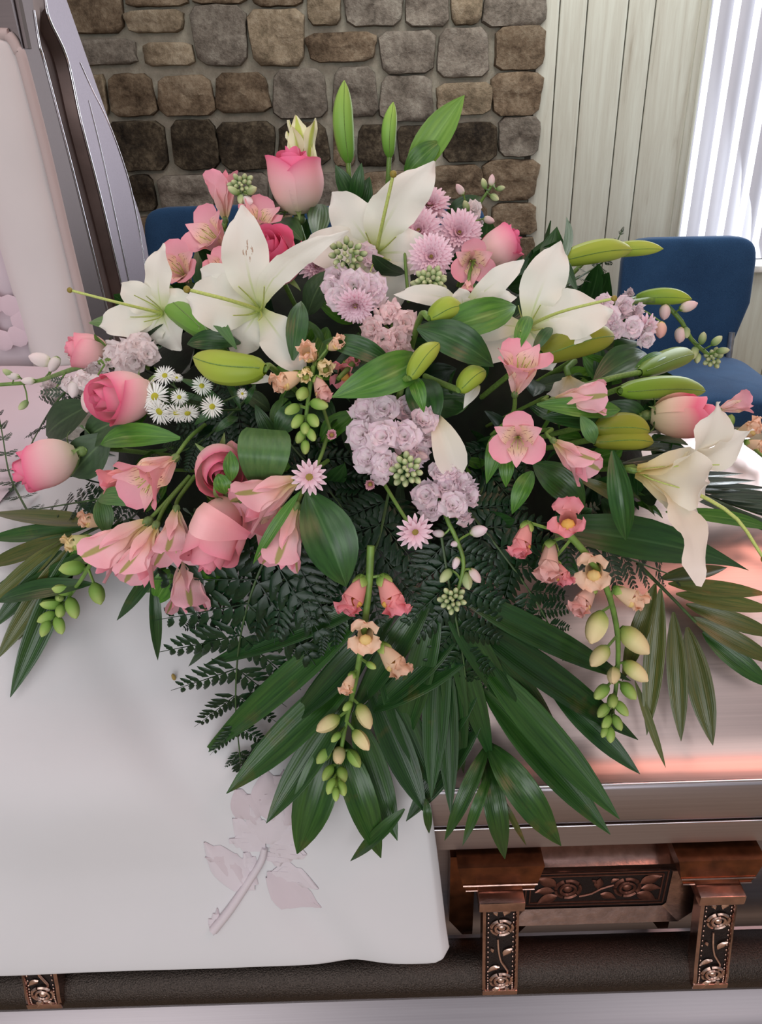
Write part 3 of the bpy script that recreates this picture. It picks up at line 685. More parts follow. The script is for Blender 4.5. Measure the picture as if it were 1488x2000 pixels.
md = cl.modifiers.new('thick', 'SOLIDIFY'); md.thickness = .007; md.offset = -1
md = cl.modifiers.new('soft', 'BEVEL'); md.width = .003; md.segments = 2; md.limit_method = 'ANGLE'
# pillow end rising behind the throw on the open side
thr.world('pillow_fold', grid(lambda u, v: Vector((-.95+u*(CUT+.94), .80+.37*v, .948+.07*v*v+.006*noise.noise(Vector((u*5, v*4, 0))))), 24, 16), 'lining_in')
# embroidery: thin padded patches on the cloth, found by shooting the pixel on the throw
def on_throw(px, py, lift=.001):
    d = ray(px, py); lo = None
    best = None
    s = TLL[2]
    while s < TT:
        y, z = catmull(py_, s), catmull(pz_, s); q = EYE+d*(y/d.y)
        if q.z >= z: break
        s += .006
    s = min(s, TT-.004)
    qx = (EYE+d*(catmull(py_, s)/d.y)).x
    q = max(0, (s-TLL[10])/(TT-TLL[10])); xr = XRT+(XRB-XRT)*q**.8
    p_ = throw_pt((qx+.85)/(xr+.85), s); return p_+Vector((0, -.9, .4))*lift
emb = ob('embroidered_rose', xf(tube([on_throw(a, b, .0022) for a, b in ((418, 1806), (452, 1765), (488, 1715), (508, 1680), (516, 1655))], .0052, .0034, 6, 12), thr.i), 'embroidery', thr.e)
def patch(name, c, tip, w, mat, bow=0.0, h=.0016):
    (x0, y0), (x1, y1) = c, tip; dx, dy = x1-x0, y1-y0; L = math.hypot(dx, dy); nx_, ny_ = -dy/L, dx/L
    def f(u, v):
        t = u*2-1; wd = w/2*math.sin(math.pi*min(1, v*.93+.04)**.85); off = bow*math.sin(math.pi*v)
        ridge = .0007*math.sin(v*9+abs(t)*3)
        return on_throw(x0+dx*v+nx_*(t*wd+off), y0+dy*v+ny_*(t*wd+off), .0004+h*(1-t*t)**.5+ridge*(1-t*t))
    return ob(name, xf(grid(f, 8, 9), thr.i), mat, emb)
for c, tip, w, mt, b in [((500, 1722), (400, 1640), 62, 'embroidery', -10), ((478, 1716), (402, 1668), 40, 'embroidery_shade', 12), ((520, 1706), (626, 1766), 60, 'embroidery_shade', 8), ((528, 1700), (622, 1728), 44, 'embroidery', -8), ((496, 1700), (474, 1662), 26, 'embroidery', 0)]:
    patch('embroidered_leaf', c, tip, w, mt, b)
for c, tip, w, mt, b in [((516, 1656), (446, 1640), 44, 'embroidery', 6), ((516, 1650), (452, 1596), 48, 'embroidery', -8), ((520, 1646), (488, 1570), 46, 'embroidery', -6), ((524, 1646), (548, 1556), 50, 'embroidery', 6), ((528, 1650), (590, 1598), 48, 'embroidery', 8), ((526, 1658), (600, 1662), 40, 'embroidery', -4), ((536, 1652), (542, 1692), 44, 'embroidery', 0), ((500, 1600), (462, 1528), 60, 'embroidery_shade', -6), ((530, 1596), (520, 1490), 74, 'embroidery_shade', 0), ((556, 1600), (592, 1530), 60, 'embroidery_shade', 6), ((510, 1560), (556, 1500), 50, 'embroidery_shade', 6), ((416, 1810), (426, 1768), 26, 'embroidery', 0)]:
    patch('embroidered_petal', c, tip, w, mt, b)
sp = on_throw(345, 1312, .004)
tag(ob('seed_husk', xf(ball((0, 0, 0), .0022, .0022, .0055, 8, 6), Matrix.Rotation(.3, 4, 'X')), 'seed', None, Matrix.Translation(sp)), 'tiny tan seed husk lying on the white throw left of the fern tip', 'seed')

# ------------------------------------------------------------------ the flower spray: generic petals and placing
def petal(L, W, prof, a0, a1, cup=0.0, fold=0.0, ruf=0.0, rn=4, p=1.0, nu=6, nt=9, ph=0.0, twist=0.0, start=(0, 0), sway=0.0):
    """a petal that grows along +Z and leans out to +X; its spine turns from angle a0 to a1 (radians off the axis)"""
    sp = []; x, z = start; K = 40
    for i in range(K+1):
        a = a0+(a1-a0)*(i/K)**p; sp.append((x, z, a)); x += math.sin(a)*L/K; z += math.cos(a)*L/K
    def f(u, v):
        k = min(K, round(v*K)); x, z, a = sp[k]; s = u*2-1; w = W/2*max(0.0, catmull(prof, v))
        h = cup*w*s*s+fold*w*abs(s)+ruf*W*math.sin(rn*math.pi*v+ph+(1.3 if s > 0 else 0))*s*s*min(1, v*2)
        tw = twist*v
        return Vector((x-math.cos(a)*h-math.cos(a)*math.sin(tw)*s*w, s*w*math.cos(tw)+sway*L*v*v, z+math.sin(a)*h+math.sin(a)*math.sin(tw)*s*w))
    return grid(f, nu, nt)
STRAP = [(0, .22), (.15, .42), (.35, .85), (.55, 1.0), (.75, .82), (.9, .42), (1, .04)]
LANCE = [(0, .25), (.15, .6), (.35, .95), (.5, 1.0), (.7, .78), (.88, .34), (1, .02)]
SPOON = [(0, .2), (.2, .34), (.45, .72), (.7, 1.0), (.86, .95), (.95, .66), (1, .3)]
ROUND = [(0, .16), (.2, .45), (.45, .85), (.7, 1.0), (.88, .8), (.96, .5), (1, .2)]
BLADE = [(0, .12), (.1, .5), (.3, .92), (.5, 1.0), (.7, .84), (.88, .42), (1, .02)]
OVAL = [(0, .1), (.15, .6), (.4, 1.0), (.65, .95), (.85, .55), (1, .02)]
THIN = [(0, .5), (.3, 1), (.7, .9), (1, .25)]
rad = math.radians

def frame(z, xref=None):
    """rotation whose Z is z and whose X lies as near as can be to the camera's right"""
    z = z.normalized(); x = xref or CR
    x = x-z*x.dot(z)
    if x.length < .25: x = CU-z*CU.dot(z)
    x.normalize(); y = z.cross(x)
    return Matrix((x, y, z)).transposed()
def spot(px, py, d, ax, size_px, spin=0):
    """matrix at the depth where the pixel's ray meets the mound: ax = (right, up, toward the lens)"""
    p = Pd(px, py, d); B = (EYE-p).normalized()
    z = CR*ax[0]+CU*ax[1]+B*ax[2]
    s = size_px*depth(p)/FPX
    return Matrix.Translation(p) @ frame(z).to_4x4() @ Matrix.Rotation(rad(spin), 4, 'Z') @ Matrix.Diagonal((s, s, s, 1))
HEART = Vector((0.0, .90, .93))
def stem_to_heart(t, r=.0022, mat='stem', k=.6, name='stem'):
    p = t.m.translation.copy(); ax = (t.m.to_3x3() @ Vector((0, 0, 1))).normalized()
    q = p-ax*.016+(p-EYE).normalized()*.028; e = q.lerp(HEART, k); e.z = min(e.z, max(q.z, .95))
    t.world(name, tube([p, p-ax*.010, q, e], r, r, 6, 8), mat)
def px_path(pts, n=None):
    w = [Pd(*p_) for p_ in pts]
    return resample(w, n) if n else w
def leaf_on(t, px0, px1, W, mat, d0=0.0, d1=0.02, bow=.02, prof=BLADE, fold=.25, name='leaf', nrm=(0, .3, 1), side=0.0, nt=10, parent=None):
    """a blade from one pixel to another, arched toward the lens by bow metres"""
    a, b = Pd(px0[0], px0[1], d0), Pd(px1[0], px1[1], d1)
    c = (a+b)/2; B = (EYE-c).normalized(); N = (CR*nrm[0]+CU*nrm[1]+B*nrm[2]).normalized()
    W = W*depth(c)/FPX; dr = (b-a); L = dr.length; T0 = dr.normalized(); S0 = T0.cross(N).normalized(); N2 = S0.cross(T0)
    def f(u, v):
        s = u*2-1; w = W/2*max(0, catmull(prof, v))
        p_ = a+dr*v+N2*bow*4*v*(1-v)+S0*side*4*v*(1-v)
        return p_+S0*s*w+N2*(fold*w*(abs(s)-.5))
    g = grid(f, 6, nt)
    if parent: return ob(name, xf(g, t.i), mat, parent)
    return t.world(name, g, mat)

# ------------------------------------------------------------------ unit meshes shared by repeats
def bud_geo(nu=18, nv=12, r=.15, ribs=.10, bend=.06):
    pr = [(0, .30), (.06, .62), (.2, .86), (.45, 1.0), (.68, .92), (.85, .62), (.95, .30), (1, .05)]
    def f(u, v):
        a = 2*math.pi*u; rr = r*catmull(pr, v)*(1+ribs*(abs(math.cos(1.5*a))-.6))
        return Vector((rr*math.cos(a)+bend*math.sin(math.pi*v), rr*math.sin(a), v))
    return grid(f, nu, nv)
BUD = build('lily_bud_tepals', *bud_geo())
def groove_geo():
    out = []
    for k in range(3):
        a = 2*math.pi*(k+.5)/3+math.pi/3*0
        pr = [(0, .30), (.06, .62), (.2, .86), (.45, 1.0), (.68, .92), (.85, .62), (.95, .30), (1, .05)]
        pts = []
        for i in range(13):
            v = .03+.95*i/12; rr = .15*catmull(pr, v)*(1+.10*(abs(math.cos(1.5*a))-.6))+.0005
            pts.append((rr*math.cos(a)+.06*math.sin(math.pi*v), rr*math.sin(a), v))
        out.append(tube(pts, .007, .004, 4))
    return cat(*out)
SEAM = build('lily_bud_seam', *groove_geo())

def rose_geo(R, Th, H, flare, roll, seed, z0=0.0):
    gob = [(0, .36), (.15, .74), (.35, .97), (.6, 1.04), (.85, .93), (1, .80)]
    def f(u, v):
        s = u*2-1; a = s*Th
        top = 1-.20*abs(s)**2.6-.03*math.cos(2.5*s+seed)
        t = v
        r = R*catmull(gob, t)*(1+.06*s)+flare*t**3*(1-.35*abs(s))+roll*max(0, t-.8)**2*20*R*(1-.2*s*s)
        r += R*.05*math.sin(4*s+seed)*t*t
        h = z0+(H-z0)*t*(1-(1-top)*t)-roll*max(0, t-.88)**2*18*R
        return Vector((r*math.cos(a), r*math.sin(a), h))
    return grid(f, 10, 10)
ROSE = {}
for kind, fl in (('bud', 0.0), ('half', .45), ('open', 1.0)):
    L_ = []
    n_ = 11
    for i in range(n_):
        q = i/(n_-1)
        R = .06+.35*q**.9
        L_.append((build('rose_petal_mesh', *rose_geo(R, rad(118-44*q), 1.0-(.13+.05*(i % 3))*q-(.06*fl*q*q), (.02+.16*fl)*q*q+(.05 if i >= n_-4 else 0), (.02+.12*q*q)*(1+.5*fl) if i > 4 else .015, i*1.7, .02)), i*137.5))
    ROSE[kind] = L_
SEPAL = build('rose_sepal_mesh', *petal(.42, .13, [(0, .8), (.3, 1), (.7, .5), (1, .05)], rad(40), rad(150), 0, .3, nu=4, nt=7, start=(.07, -.02)))
SEPAL2 = build('rose_sepal_up_mesh', *petal(.45, .12, [(0, .8), (.3, 1), (.7, .5), (1, .05)], rad(70), rad(25), 0, .3, nu=4, nt=7, start=(.07, -.02)))
HIP = build('rose_hip_mesh', *ball((0, 0, -.06), .10, .10, .09, 10, 6))

def rose(label, base, ax, h, kind, mat, d=.03, spin=0, drop=0, hot=None, squash=1.0, sepal_up=False, stem=True):
    m = spot(base[0], base[1], d, ax, h, spin) @ Matrix.Diagonal((squash, squash, 1, 1))
    t = Thing('rose', label, 'rose', m)
    for i, (me, a) in enumerate(ROSE[kind]):
        t.add('petal', me, hot if hot and i < 9 else mat, Matrix.Rotation(rad(a), 4, 'Z'))
    for k in range(5): t.add('sepal', SEPAL2 if (sepal_up and k % 2) else SEPAL, 'sepal', Matrix.Rotation(rad(k*72+20), 4, 'Z'))
    t.add('hip', HIP, 'sepal')
    if stem: stem_to_heart(t, .0026)
    return t

FLORET = []
for sd in range(3):
    r_ = random.Random(sd); gs = []
    for k in range(5): gs.append(xf(petal(.58, .56, ROUND, rad(38), rad(98+r_.uniform(-26, 22)), .12, 0, .26, 5, 1, 6, 6, r_.uniform(0, 6)), Matrix.Rotation(rad(k*72+r_.uniform(-14, 14)), 4, 'Z')))
    for k in range(5): gs.append(xf(petal(.48, .46, ROUND, rad(18), rad(70+r_.uniform(-26, 26)), .2, 0, .30, 5, 1, 5, 5, r_.uniform(0, 6)), Matrix.Rotation(rad(k*72+36+r_.uniform(-18, 18)), 4, 'Z')))
    for k in range(3): gs.append(xf(petal(.36, .34, ROUND, rad(4), rad(50+r_.uniform(-20, 20)), .3, 0, .3, 3, 1, 4, 4, r_.uniform(0, 6)), Matrix.Rotation(rad(k*120+r_.uniform(-20, 20)), 4, 'Z')))
    FLORET.append(build('stock_floret_mesh', *cat(*gs)))
def small_bud(pointy=.3):
    pr = [(0, .35), (.15, .8), (.4, 1.0), (.7, .85), (.9, .5), (1, .1)]
    return grid(lambda u, v: Vector((.30*catmull(pr, v)*math.cos(2*math.pi*u)*(1+.08*math.cos(4*2*math.pi*u)), .30*catmull(pr, v)*math.sin(2*math.pi*u), v)), 10, 7)
SBUD = build('small_bud_mesh', *small_bud())
def calyx_geo():
    return cat(*[xf(petal(.55, .34, [(0, .7), (.4, 1), (.8, .6), (1, .1)], rad(50), rad(-4), .2, nu=4, nt=4, start=(.03, -.06)), Matrix.Rotation(rad(k*90), 4, 'Z')) for k in range(4)])
CALYX = build('calyx_mesh', *calyx_geo())
def snap_geo(sd, openness=1.0):
    r_ = random.Random(sd); gs = []
    gs.append(grid(lambda u, v: Vector(((.07+.17*v**.7)*math.cos(2*math.pi*u)*(1 if math.cos(2*math.pi*u) > 0 else 1.2), (.07+.14*v**.7)*math.sin(2*math.pi*u), .55*v)), 12, 4, uvf=lambda u, v: (u, .25+.2*v)))
    for k, (a, L, W, a1) in enumerate([(24, .52, .46, 95), (-24, .52, .46, 95), (180, .44, .42, 110), (128, .46, .44, 100), (232, .46, .44, 100)]):
        g = petal(L, W, ROUND, rad(2-14*(1-openness)), rad(a1*openness+r_.uniform(-22, 22)), .2, 0, .26, 4, 1.3, 7, 7, r_.uniform(0, 6), start=(.20, .45))
        gs.append(xf((g[0], g[1], [(u, .4+.6*v) for u, v in g[2]]), Matrix.Rotation(rad(a), 4, 'Z')))
    b = ball((-.13, 0, .58), .15, .17, .12, 8, 6); gs.append((b[0], b[1], [(u, .12) for u, v in b[2]]))
    return cat(*gs)
SNAP = [build('snapdragon_floret_mesh', *snap_geo(i, o)) for i, o in enumerate((1.0, .75, .9))]
SNAPC = build('snapdragon_closed_mesh', *snap_geo(7, .22))

def mum_geo(rows, W, tilt=0):
    gs = []
    for ri, (n_, L, a0, a1) in enumerate(rows):
        r_ = random.Random(ri*7+3)
        for k in range(n_):
            gs.append(xf(petal(L*r_.uniform(.92, 1.05), W, [(0, .45), (.4, .8), (.75, 1.0), (.92, .75), (1, .25)], rad(a0+r_.uniform(-5, 5)), rad(a1+r_.uniform(-8, 8)), .35, nu=2, nt=4, start=(.06, 0)), Matrix.Rotation(2*math.pi*(k+.5*(ri % 2))/n_+r_.uniform(-.05, .05), 4, 'Z')))
    return cat(*gs)
MUM = build('chrysanthemum_petals', *mum_geo([(24, .96, 76, 96), (24, .88, 62, 84), (22, .76, 48, 70), (20, .62, 34, 54), (16, .46, 18, 36), (10, .34, 6, 14)], .20))
MUM2 = build('chrysanthemum_petals_sparse', *mum_geo([(16, .95, 70, 100), (12, .75, 40, 80)], .24))
MUM3 = build('chrysanthemum_petals_tight', *mum_geo([(20, .9, 20, 40), (16, .7, 10, 10)], .24))
ASTER = build('aster_rays', *mum_geo([(26, 1.0, 78, 92), (16, .85, 66, 84)], .115))
DOME = build('flower_eye', *ball((0, 0, .05), .24, .24, .14, 10, 6))

LILYP = {}
def lily_petal(L, W, a0, a1, ruf=.09, p=1.3, twist=0.0, cup=-.16, fold=.26, sway=0.0):
    key = (L, W, a0, a1, ruf, p, twist, cup, sway)
    if key not in LILYP: LILYP[key] = build('lily_petal_mesh', *petal(L, W, STRAP, rad(a0), rad(a1), cup, fold, ruf, 5, p, 8, 22, L*7+W*3, twist, sway=sway))
    return LILYP[key]
def lily(label, base, ax, size, petals, mat='lily', d=.04, pistil=(.95, 0, 0), fil=4, spin=0, stem=True):
    """petals: (screen angle, length, width, start lean, end lean[, twist])"""
    t = Thing('lily', label, 'lily', spot(base[0], base[1], d, ax, size, spin))
    for q in petals:
        a, L, W, a0, a1 = q[:5]
        t.add('petal', lily_petal(L, W, a0, a1, twist=q[5] if len(q) > 5 else 0.0, sway=q[6] if len(q) > 6 else 0.0), q[7] if len(q) > 7 else mat, Matrix.Rotation(rad(a), 4, 'Z'))
    if pistil:
        L, ang, lean = pistil; c, s = math.cos(rad(ang)), math.sin(rad(ang))
        pts = [(0, 0, 0), (c*lean*.12*L, s*lean*.12*L, .33*L), (c*lean*.42*L, s*lean*.42*L, .68*L), (c*lean*L, s*lean*L, .92*L)]
        t.add('pistil', tube(pts, .022, .016, 7, 10), 'pistil'); t.add('stigma', ball(pts[-1], .036, .036, .03, 8, 6), 'pistil_tip')
        for k in range(fil):
            a = rad(ang+50+k*260/max(1, fil-1)); l = .55+.1*(k % 3)
            t.add('filament', tube([(0, 0, 0), (.10*math.cos(a), .10*math.sin(a), .3*l), (.32*math.cos(a)*l, .32*math.sin(a)*l, .95*l)], .012, .006, 5, 6), 'pistil')
    if stem: stem_to_heart(t, .0032)
    return t
def lily_bud(label, base, tip, w, mat='bud', d0=.03, d1=.03, stem_px=None, spin=-52):
    a, b = Pd(base[0], base[1], d0), Pd(tip[0], tip[1], d1)
    z = b-a; L = z.length; wd = w*depth(a.lerp(b, .5))/FPX
    m = Matrix.Translation(a) @ frame(z, (EYE-a).normalized()).to_4x4() @ Matrix.Rotation(rad(spin), 4, 'Z') @ Matrix.Diagonal((wd/.30, wd/.30, L, 1))
    t = Thing('lily_bud', label, 'lily bud', m)
    o = t.add('tepals', BUD, mat); t.add('seam', SEAM, 'stem', None, o)
    if stem_px:
        t.world('stem', tube([a+z*.01]+[Pd(*q) for q in stem_px], .0030, .0030, 7, 10), 'stem')
    else:
        q = a-z.normalized()*.012+(a-EYE).normalized()*.03; t.world('stem', tube([a+z*.01, q, q.lerp(HEART, .5)], .0028, .0028, 7, 8), 'stem')
    return t

ALS = {}
def als_petal(*k):
    if k not in ALS:
        L, W, a0, a1, kind = k; ALS[k] = build('alstroemeria_petal_mesh', *petal(L, W, SPOON if kind == 'o' else LANCE, rad(a0), rad(a1), .22, .04, .05, 5, 1.6, 8, 12, L*9))
    return ALS[k]
def alstro(label, base, ax, size, openness=1.0, d=.035, spin=0, mats=('alstro', 'alstro_in'), stem_px=None):
    """six petals in a funnel; openness 0 is a closed trumpet"""
    t = Thing('alstroemeria', label, 'alstroemeria', spot(base[0], base[1], d, ax, size, spin))
    o = openness
    for k in range(3):
        t.add('petal', als_petal(1.0, .58, 15, 18+62*o, 'o'), mats[0], Matrix.Rotation(rad(90+k*120), 4, 'Z'))
        t.add('petal', als_petal(.98, .44 if k else .52, 12, 15+60*o, 'i'), mats[1], Matrix.Rotation(rad(30+k*120), 4, 'Z'))
    for k in range(5):
        a = rad(k*72+200); t.add('stamen', tube([(0, 0, .1), (.05*math.cos(a), .05*math.sin(a), .4), (.12*math.cos(a), .12*math.sin(a)-.04, .72)], .010, .008, 4, 5), 'pistil')
    t.add('ovary', ball((0, 0, -.02), .07, .07, .09, 8, 6), 'sepal')
    if stem_px: t.world('stem', tube([t.m.translation]+[Pd(*q) for q in stem_px], .0018, .0022, 6, 8), 'stem')
    else: stem_to_heart(t, .0018)
    return t

def orient(p, z, s, spin=0.0):
    return Matrix.Translation(p) @ frame(z).to_4x4() @ Matrix.Rotation(spin, 4, 'Z') @ Matrix.Diagonal((s, s, s, 1))
def stock(label, path, florets, buds, mat='stock', stem_r=.0022, seed=1, tip_buds=0, tip_px=None, bud_mat='green_bud', tip_r=22, bud_size=22):
    """path: (px, py, d) along the stem; florets: (px, py, size px[, d]); buds: (px, py, size px, direction)"""
    t = Thing('stock_spike', label, 'stock', Matrix.Translation(Pd(*path[0])))
    W = [Pd(*q) for q in path]; t.world('stem', tube(W, stem_r, stem_r*.7, 7, 14), 'stem')
    r_ = random.Random(seed)
    sp = resample(W, 30)
    def near(p): return min(sp, key=lambda q: (q-p).length)
    for q in florets:
        px, py, s = q[:3]; d = q[3] if len(q) > 3 else .035
        p = Pd(px, py, d); n = near(p); B = (EYE-p).normalized()
        sc_ = s*depth(p)/FPX
        z = ((p-n).normalized()*.7+B*.75+Vector((r_.uniform(-.25, .25), r_.uniform(-.2, .2), r_.uniform(-.2, .3)))).normalized()
        m = t.i @ orient(p-z*sc_*.28, z, sc_, r_.uniform(0, 6))
        f = t.add('floret', FLORET[r_.randrange(3)], mat, m); t.add('calyx', CALYX, 'snap_green', Matrix.Translation((0, 0, -.10)) @ Matrix.Diagonal((.45, .45, .5, 1)), f)
    for q in buds:
        px, py, s, (dx, dy) = q[:4]; bm_ = q[4] if len(q) > 4 else mat
        d = q[5] if len(q) > 5 else .035
        p = Pd(px, py, d); n = near(p); sc_ = s*depth(p)/FPX
        z = (CR*dx+CU*dy+(EYE-p).normalized()*.35).normalized(); b0 = p-z*sc_*.5
        f = t.add('bud', SBUD, bm_, t.i @ orient(b0, z, sc_, r_.uniform(0, 6)))
        t.add('calyx', CALYX, 'snap_green', Matrix.Diagonal((.95, .95, .75, 1)), f)
        t.world('pedicel', tube([n, n.lerp(b0, .5)+z*sc_*-.1, b0], .0010, .0010, 5, 5), 'stem')
    if tip_px:
        c = Pd(*tip_px)
        tip_buds = int(tip_buds*1.5)
        for k in range(tip_buds):
            a = k*2.4; rr = math.sqrt(k/tip_buds)
            off = CR*math.cos(a)*rr+CU*math.sin(a)*rr; B = (EYE-c).normalized()
            s0 = tip_r*depth(c)/FPX; p = c+off*s0+B*s0*(.8-.8*rr*rr)
            z = (off+B*.8).normalized(); sc_ = .8*bud_size*(.7+.45*rr)*depth(c)/FPX; 
            t.add('bud', SBUD, bud_mat, t.i @ orient(p-z*sc_*.4, z, sc_, a) @ Matrix.Diagonal((.9, .9, .85, 1)))
    return t
def snapdragon(label, path, items, stem_r=.0034, seed=2, tip=None):
    """items: (px, py, size, (dx, dy, toward), kind, mat)"""
    t = Thing('snapdragon_spike', label, 'snapdragon', Matrix.Translation(Pd(*path[0])))
    W = [Pd(*q) for q in path]; t.world('stem', tube(W, stem_r, stem_r*.55, 8, 18), 'stem')
    sp = resample(W, 40); r_ = random.Random(seed)
    for px, py, s, ax, kind, mat in items:
        p = Pd(px, py, path[0][2]+.008); B = (EYE-p).normalized(); sc_ = s*depth(p)/FPX
        z = (CR*ax[0]+CU*ax[1]+B*ax[2]).normalized(); b0 = p-z*sc_*.5
        n = min(sp, key=lambda q: (q-b0).length)
        me = SNAP[r_.randrange(3)] if kind == 'o' else SNAPC if kind == 'c' else SBUD
        up_ = (n-b0); m = orient(b0, z, sc_, 0)
        f = t.add('floret' if kind in 'oc' else 'bud', me, mat, t.i @ m @ Matrix.Rotation(r_.uniform(0, 6.28), 4, 'Z') if kind == 'b' else t.i @ Matrix.Translation(b0) @ frame(z, CU if abs(z.dot(CU)) < .9 else CR).to_4x4() @ Matrix.Diagonal((sc_, sc_, sc_, 1)))
        t.add('calyx', CALYX, 'snap_green', Matrix.Diagonal((.75, .75, .6, 1)), f)
        t.world('pedicel', tube([n, b0], .0014, .0014, 5), 'stem')
    return t
def mum(label, c, r, ax, mat='mum', me=None, d=.04, eye='mum_eye', group=None, stem_px=None, eye_k=1.25):
    t = Thing('chrysanthemum', label, 'chrysanthemum', spot(c[0], c[1], d, ax, r), group)
    tag(t.add('petals', me or MUM, mat), kind='stuff')
    t.add('eye', DOME, eye, Matrix.Diagonal((eye_k*.8, eye_k*.8, 1, 1)) if me is not MUM3 else Matrix.Translation((0, 0, .45)))
    t.add('calyx', HIP, 'sepal', Matrix.Diagonal((1.6, 1.6, 1, 1)))
    if stem_px: t.world('stem', tube([t.m.translation]+[Pd(*q) for q in stem_px], .0015, .0018, 6, 8), 'stem')
    else: stem_to_heart(t, .0016, 'stem_dark')
    return t

def leaflet(t, a, b, w, mat,  d0=.02, d1=.02, side=0.0, tilt=0.0, dm=None, prof=BLADE, fold=.35, name='leaflet', twist=0.0):
    """palm leaflet draped along the surface: three depths give a smooth arc"""
    A, Cc = Pd(a[0], a[1], d0), Pd(b[0], b[1], d1)
    mx, my = (a[0]+b[0])/2, (a[1]+b[1])/2; dx, dy = b[0]-a[0], b[1]-a[1]; L = math.hypot(dx, dy)
    mx += -dy/L*side; my += dx/L*side
    Bm = Pd(mx, my, (d0+d1)/2+.01 if dm is None else dm)
    mid_ = (A+Cc)/2
    # keep the arc gentle
    if (EYE-Bm).length > (EYE-mid_).length: Bm = EYE+(Bm-EYE).normalized()*min((EYE-Bm).length, (EYE-mid_).length+.004)
    else: Bm = EYE+(Bm-EYE).normalized()*max((EYE-Bm).length, (EYE-mid_).length-.045)
    cpt = Bm*2-mid_
    B = (EYE-Bm).normalized(); N = (B+CU*.25+CR*tilt).normalized(); W = .79*w*depth(Bm)/FPX
    def f(u, v):
        p = A*(1-v)**2+cpt*2*v*(1-v)+Cc*v*v; T = ((cpt-A)*(1-v)+(Cc-cpt)*v).normalized()
        S = T.cross(N).normalized(); n2 = S.cross(T); s = u*2-1; wd = W/2*max(0, catmull(prof, v))
        tw = twist*(v-.3); S2 = S*math.cos(tw)+n2*math.sin(tw); n3 = n2*math.cos(tw)-S*math.sin(tw)
        return p+S2*s*wd+n3*(fold*wd*(abs(s)-.6)+.04*wd*math.cos(s*9))
    return t.world(name, grid(f, 8, 11), mat)
def palm(label, rachis, leaves, mat='palm', name='palm_frond'):
    t = Thing(name, label, 'palm frond', Matrix.Translation(Pd(*rachis[0])))
    t.world('rachis', tube([Pd(*q) for q in rachis], .0022, .001, 6, 12), 'stem_dark')
    for q in leaves: leaflet(t, q[0], q[1], q[2], q[3] if len(q) > 3 and q[3] else mat, **(q[4] if len(q) > 4 else {}))
    return t
def pinna_geo(n=8, seed=0):
    r_ = random.Random(seed); gs = []
    for k in range(n):
        x = .04+.90*k/n; L = .37*(1-(k/n)**1.5*.74)
        for s in (-1, 1):
            c, sn = math.cos(rad(52)), math.sin(rad(52)); w = .044+.027*(1-k/n)
            pts = [(0, 0), (.28, w), (.36, w*.75), (.55, w*.95), (.62, w*.62), (.82, w*.6), (1, 0), (.8, -w*.5), (.6, -w*.8), (.3, -w*.9)]
            vs = []
            for a, b in pts:
                X = L*a; vs.append(Vector((x+X*c+b*sn*.9, s*(X*sn-b*c*.9), -.07*a*a*L*2+.02*math.sin(k*2.1+s))))
            ctr = Vector((x+L*.5*c, s*L*.5*sn, .012+.02*math.sin(k*2.1+s)))
            m = len(pts); fs = [((i, (i+1) % m, m) if s < 0 else ((i+1) % m, i, m)) for i in range(m)]
            gs.append((vs+[ctr], fs, [(.5, a) for a, b in pts]+[(.3, .5)]))
    gs.append(tube([(0, 0, .004), (.5, 0, .012), (1.02, 0, 0)], .010, .004, 4))
    g = cat(*gs); return g
PINNA = [build('fern_pinna_mesh', *pinna_geo(8, 0)), build('fern_pinna_mesh', *pinna_geo(7, 1))]
for me in []: me.polygons.foreach_set('use_smooth', [False]*len(me.polygons))
def fern(label, rachis, Lmax, n=11, mat='fern', ang=58, tip_k=.22, name='fern_frond', up=.35, wide=1.0, base_k=.75, seed=0, droop=.06):
    t = Thing(name, label, 'fern', Matrix.Translation(Pd(*rachis[0])))
    W = [Pd(*q) for q in rachis]; pts = resample(W, 40)
    t.world('rachis', tube(pts, .0014, .0006, 5), 'stem_dark')
    r_ = random.Random(seed)
    for k in range(n):
        q = k/(n-1); j = min(38, int(2+q*37)); p = pts[j]; T = (pts[j+1]-pts[j-1]).normalized(); B = (EYE-p).normalized()
        N = (B+CU*up); N = (N-T*N.dot(T)).normalized(); S = T.cross(N)
        L = Lmax*(base_k+(1-base_k)*math.sin(min(1, q*3)*math.pi/2))*(1-(1-tip_k)*q**1.25)*depth(p)/FPX
        for s in (-1, 1):
            a = rad(ang+r_.uniform(-7, 7)-18*q); d_ = (T*math.cos(a)+S*s*math.sin(a)-N*droop).normalized()
            n3 = (N-d_*N.dot(d_)).normalized(); n3 = (n3+S*r_.uniform(-.25, .25)).normalized(); y = n3.cross(d_).normalized(); n3 = d_.cross(y)
            m = Matrix((d_*L, y*L*wide, n3*L)).transposed().to_4x4(); m.translation = p
            t.add('pinna', PINNA[k % 2], mat, t.i @ m)
    p = pts[39]; T = (pts[40]-pts[37]).normalized(); B = (EYE-p).normalized(); N = (B-T*B.dot(T)).normalized(); L = Lmax*tip_k*1.5*depth(p)/FPX
    m = Matrix((T*L, N.cross(T)*L, N*L)).transposed().to_4x4(); m.translation = p
    t.add('pinna', PINNA[0], mat, t.i @ m)
    return t

# ------------------------------------------------------------------ greenery under the flowers
def foam_f(u, v):
    a = 2*math.pi*u; b = v*math.pi/2
    q = Vector((.335*math.cos(a)*math.cos(b), .21*math.sin(a)*math.cos(b), .25*math.sin(b)))
    q *= 1+.08*noise.noise(q*18); p = Vector((0, .90, .945))+q
    p.z = max(p.z, lid_z(p.x, p.y)+.010); return p
ft = Thing('foam_saddle', 'shade-dark foam block the stems stand in, deep behind the flowers', 'floral foam', Matrix.Translation((0, .9, .95)))
ft.world('foam', rev(grid(foam_f, 40, 14)), 'foam')

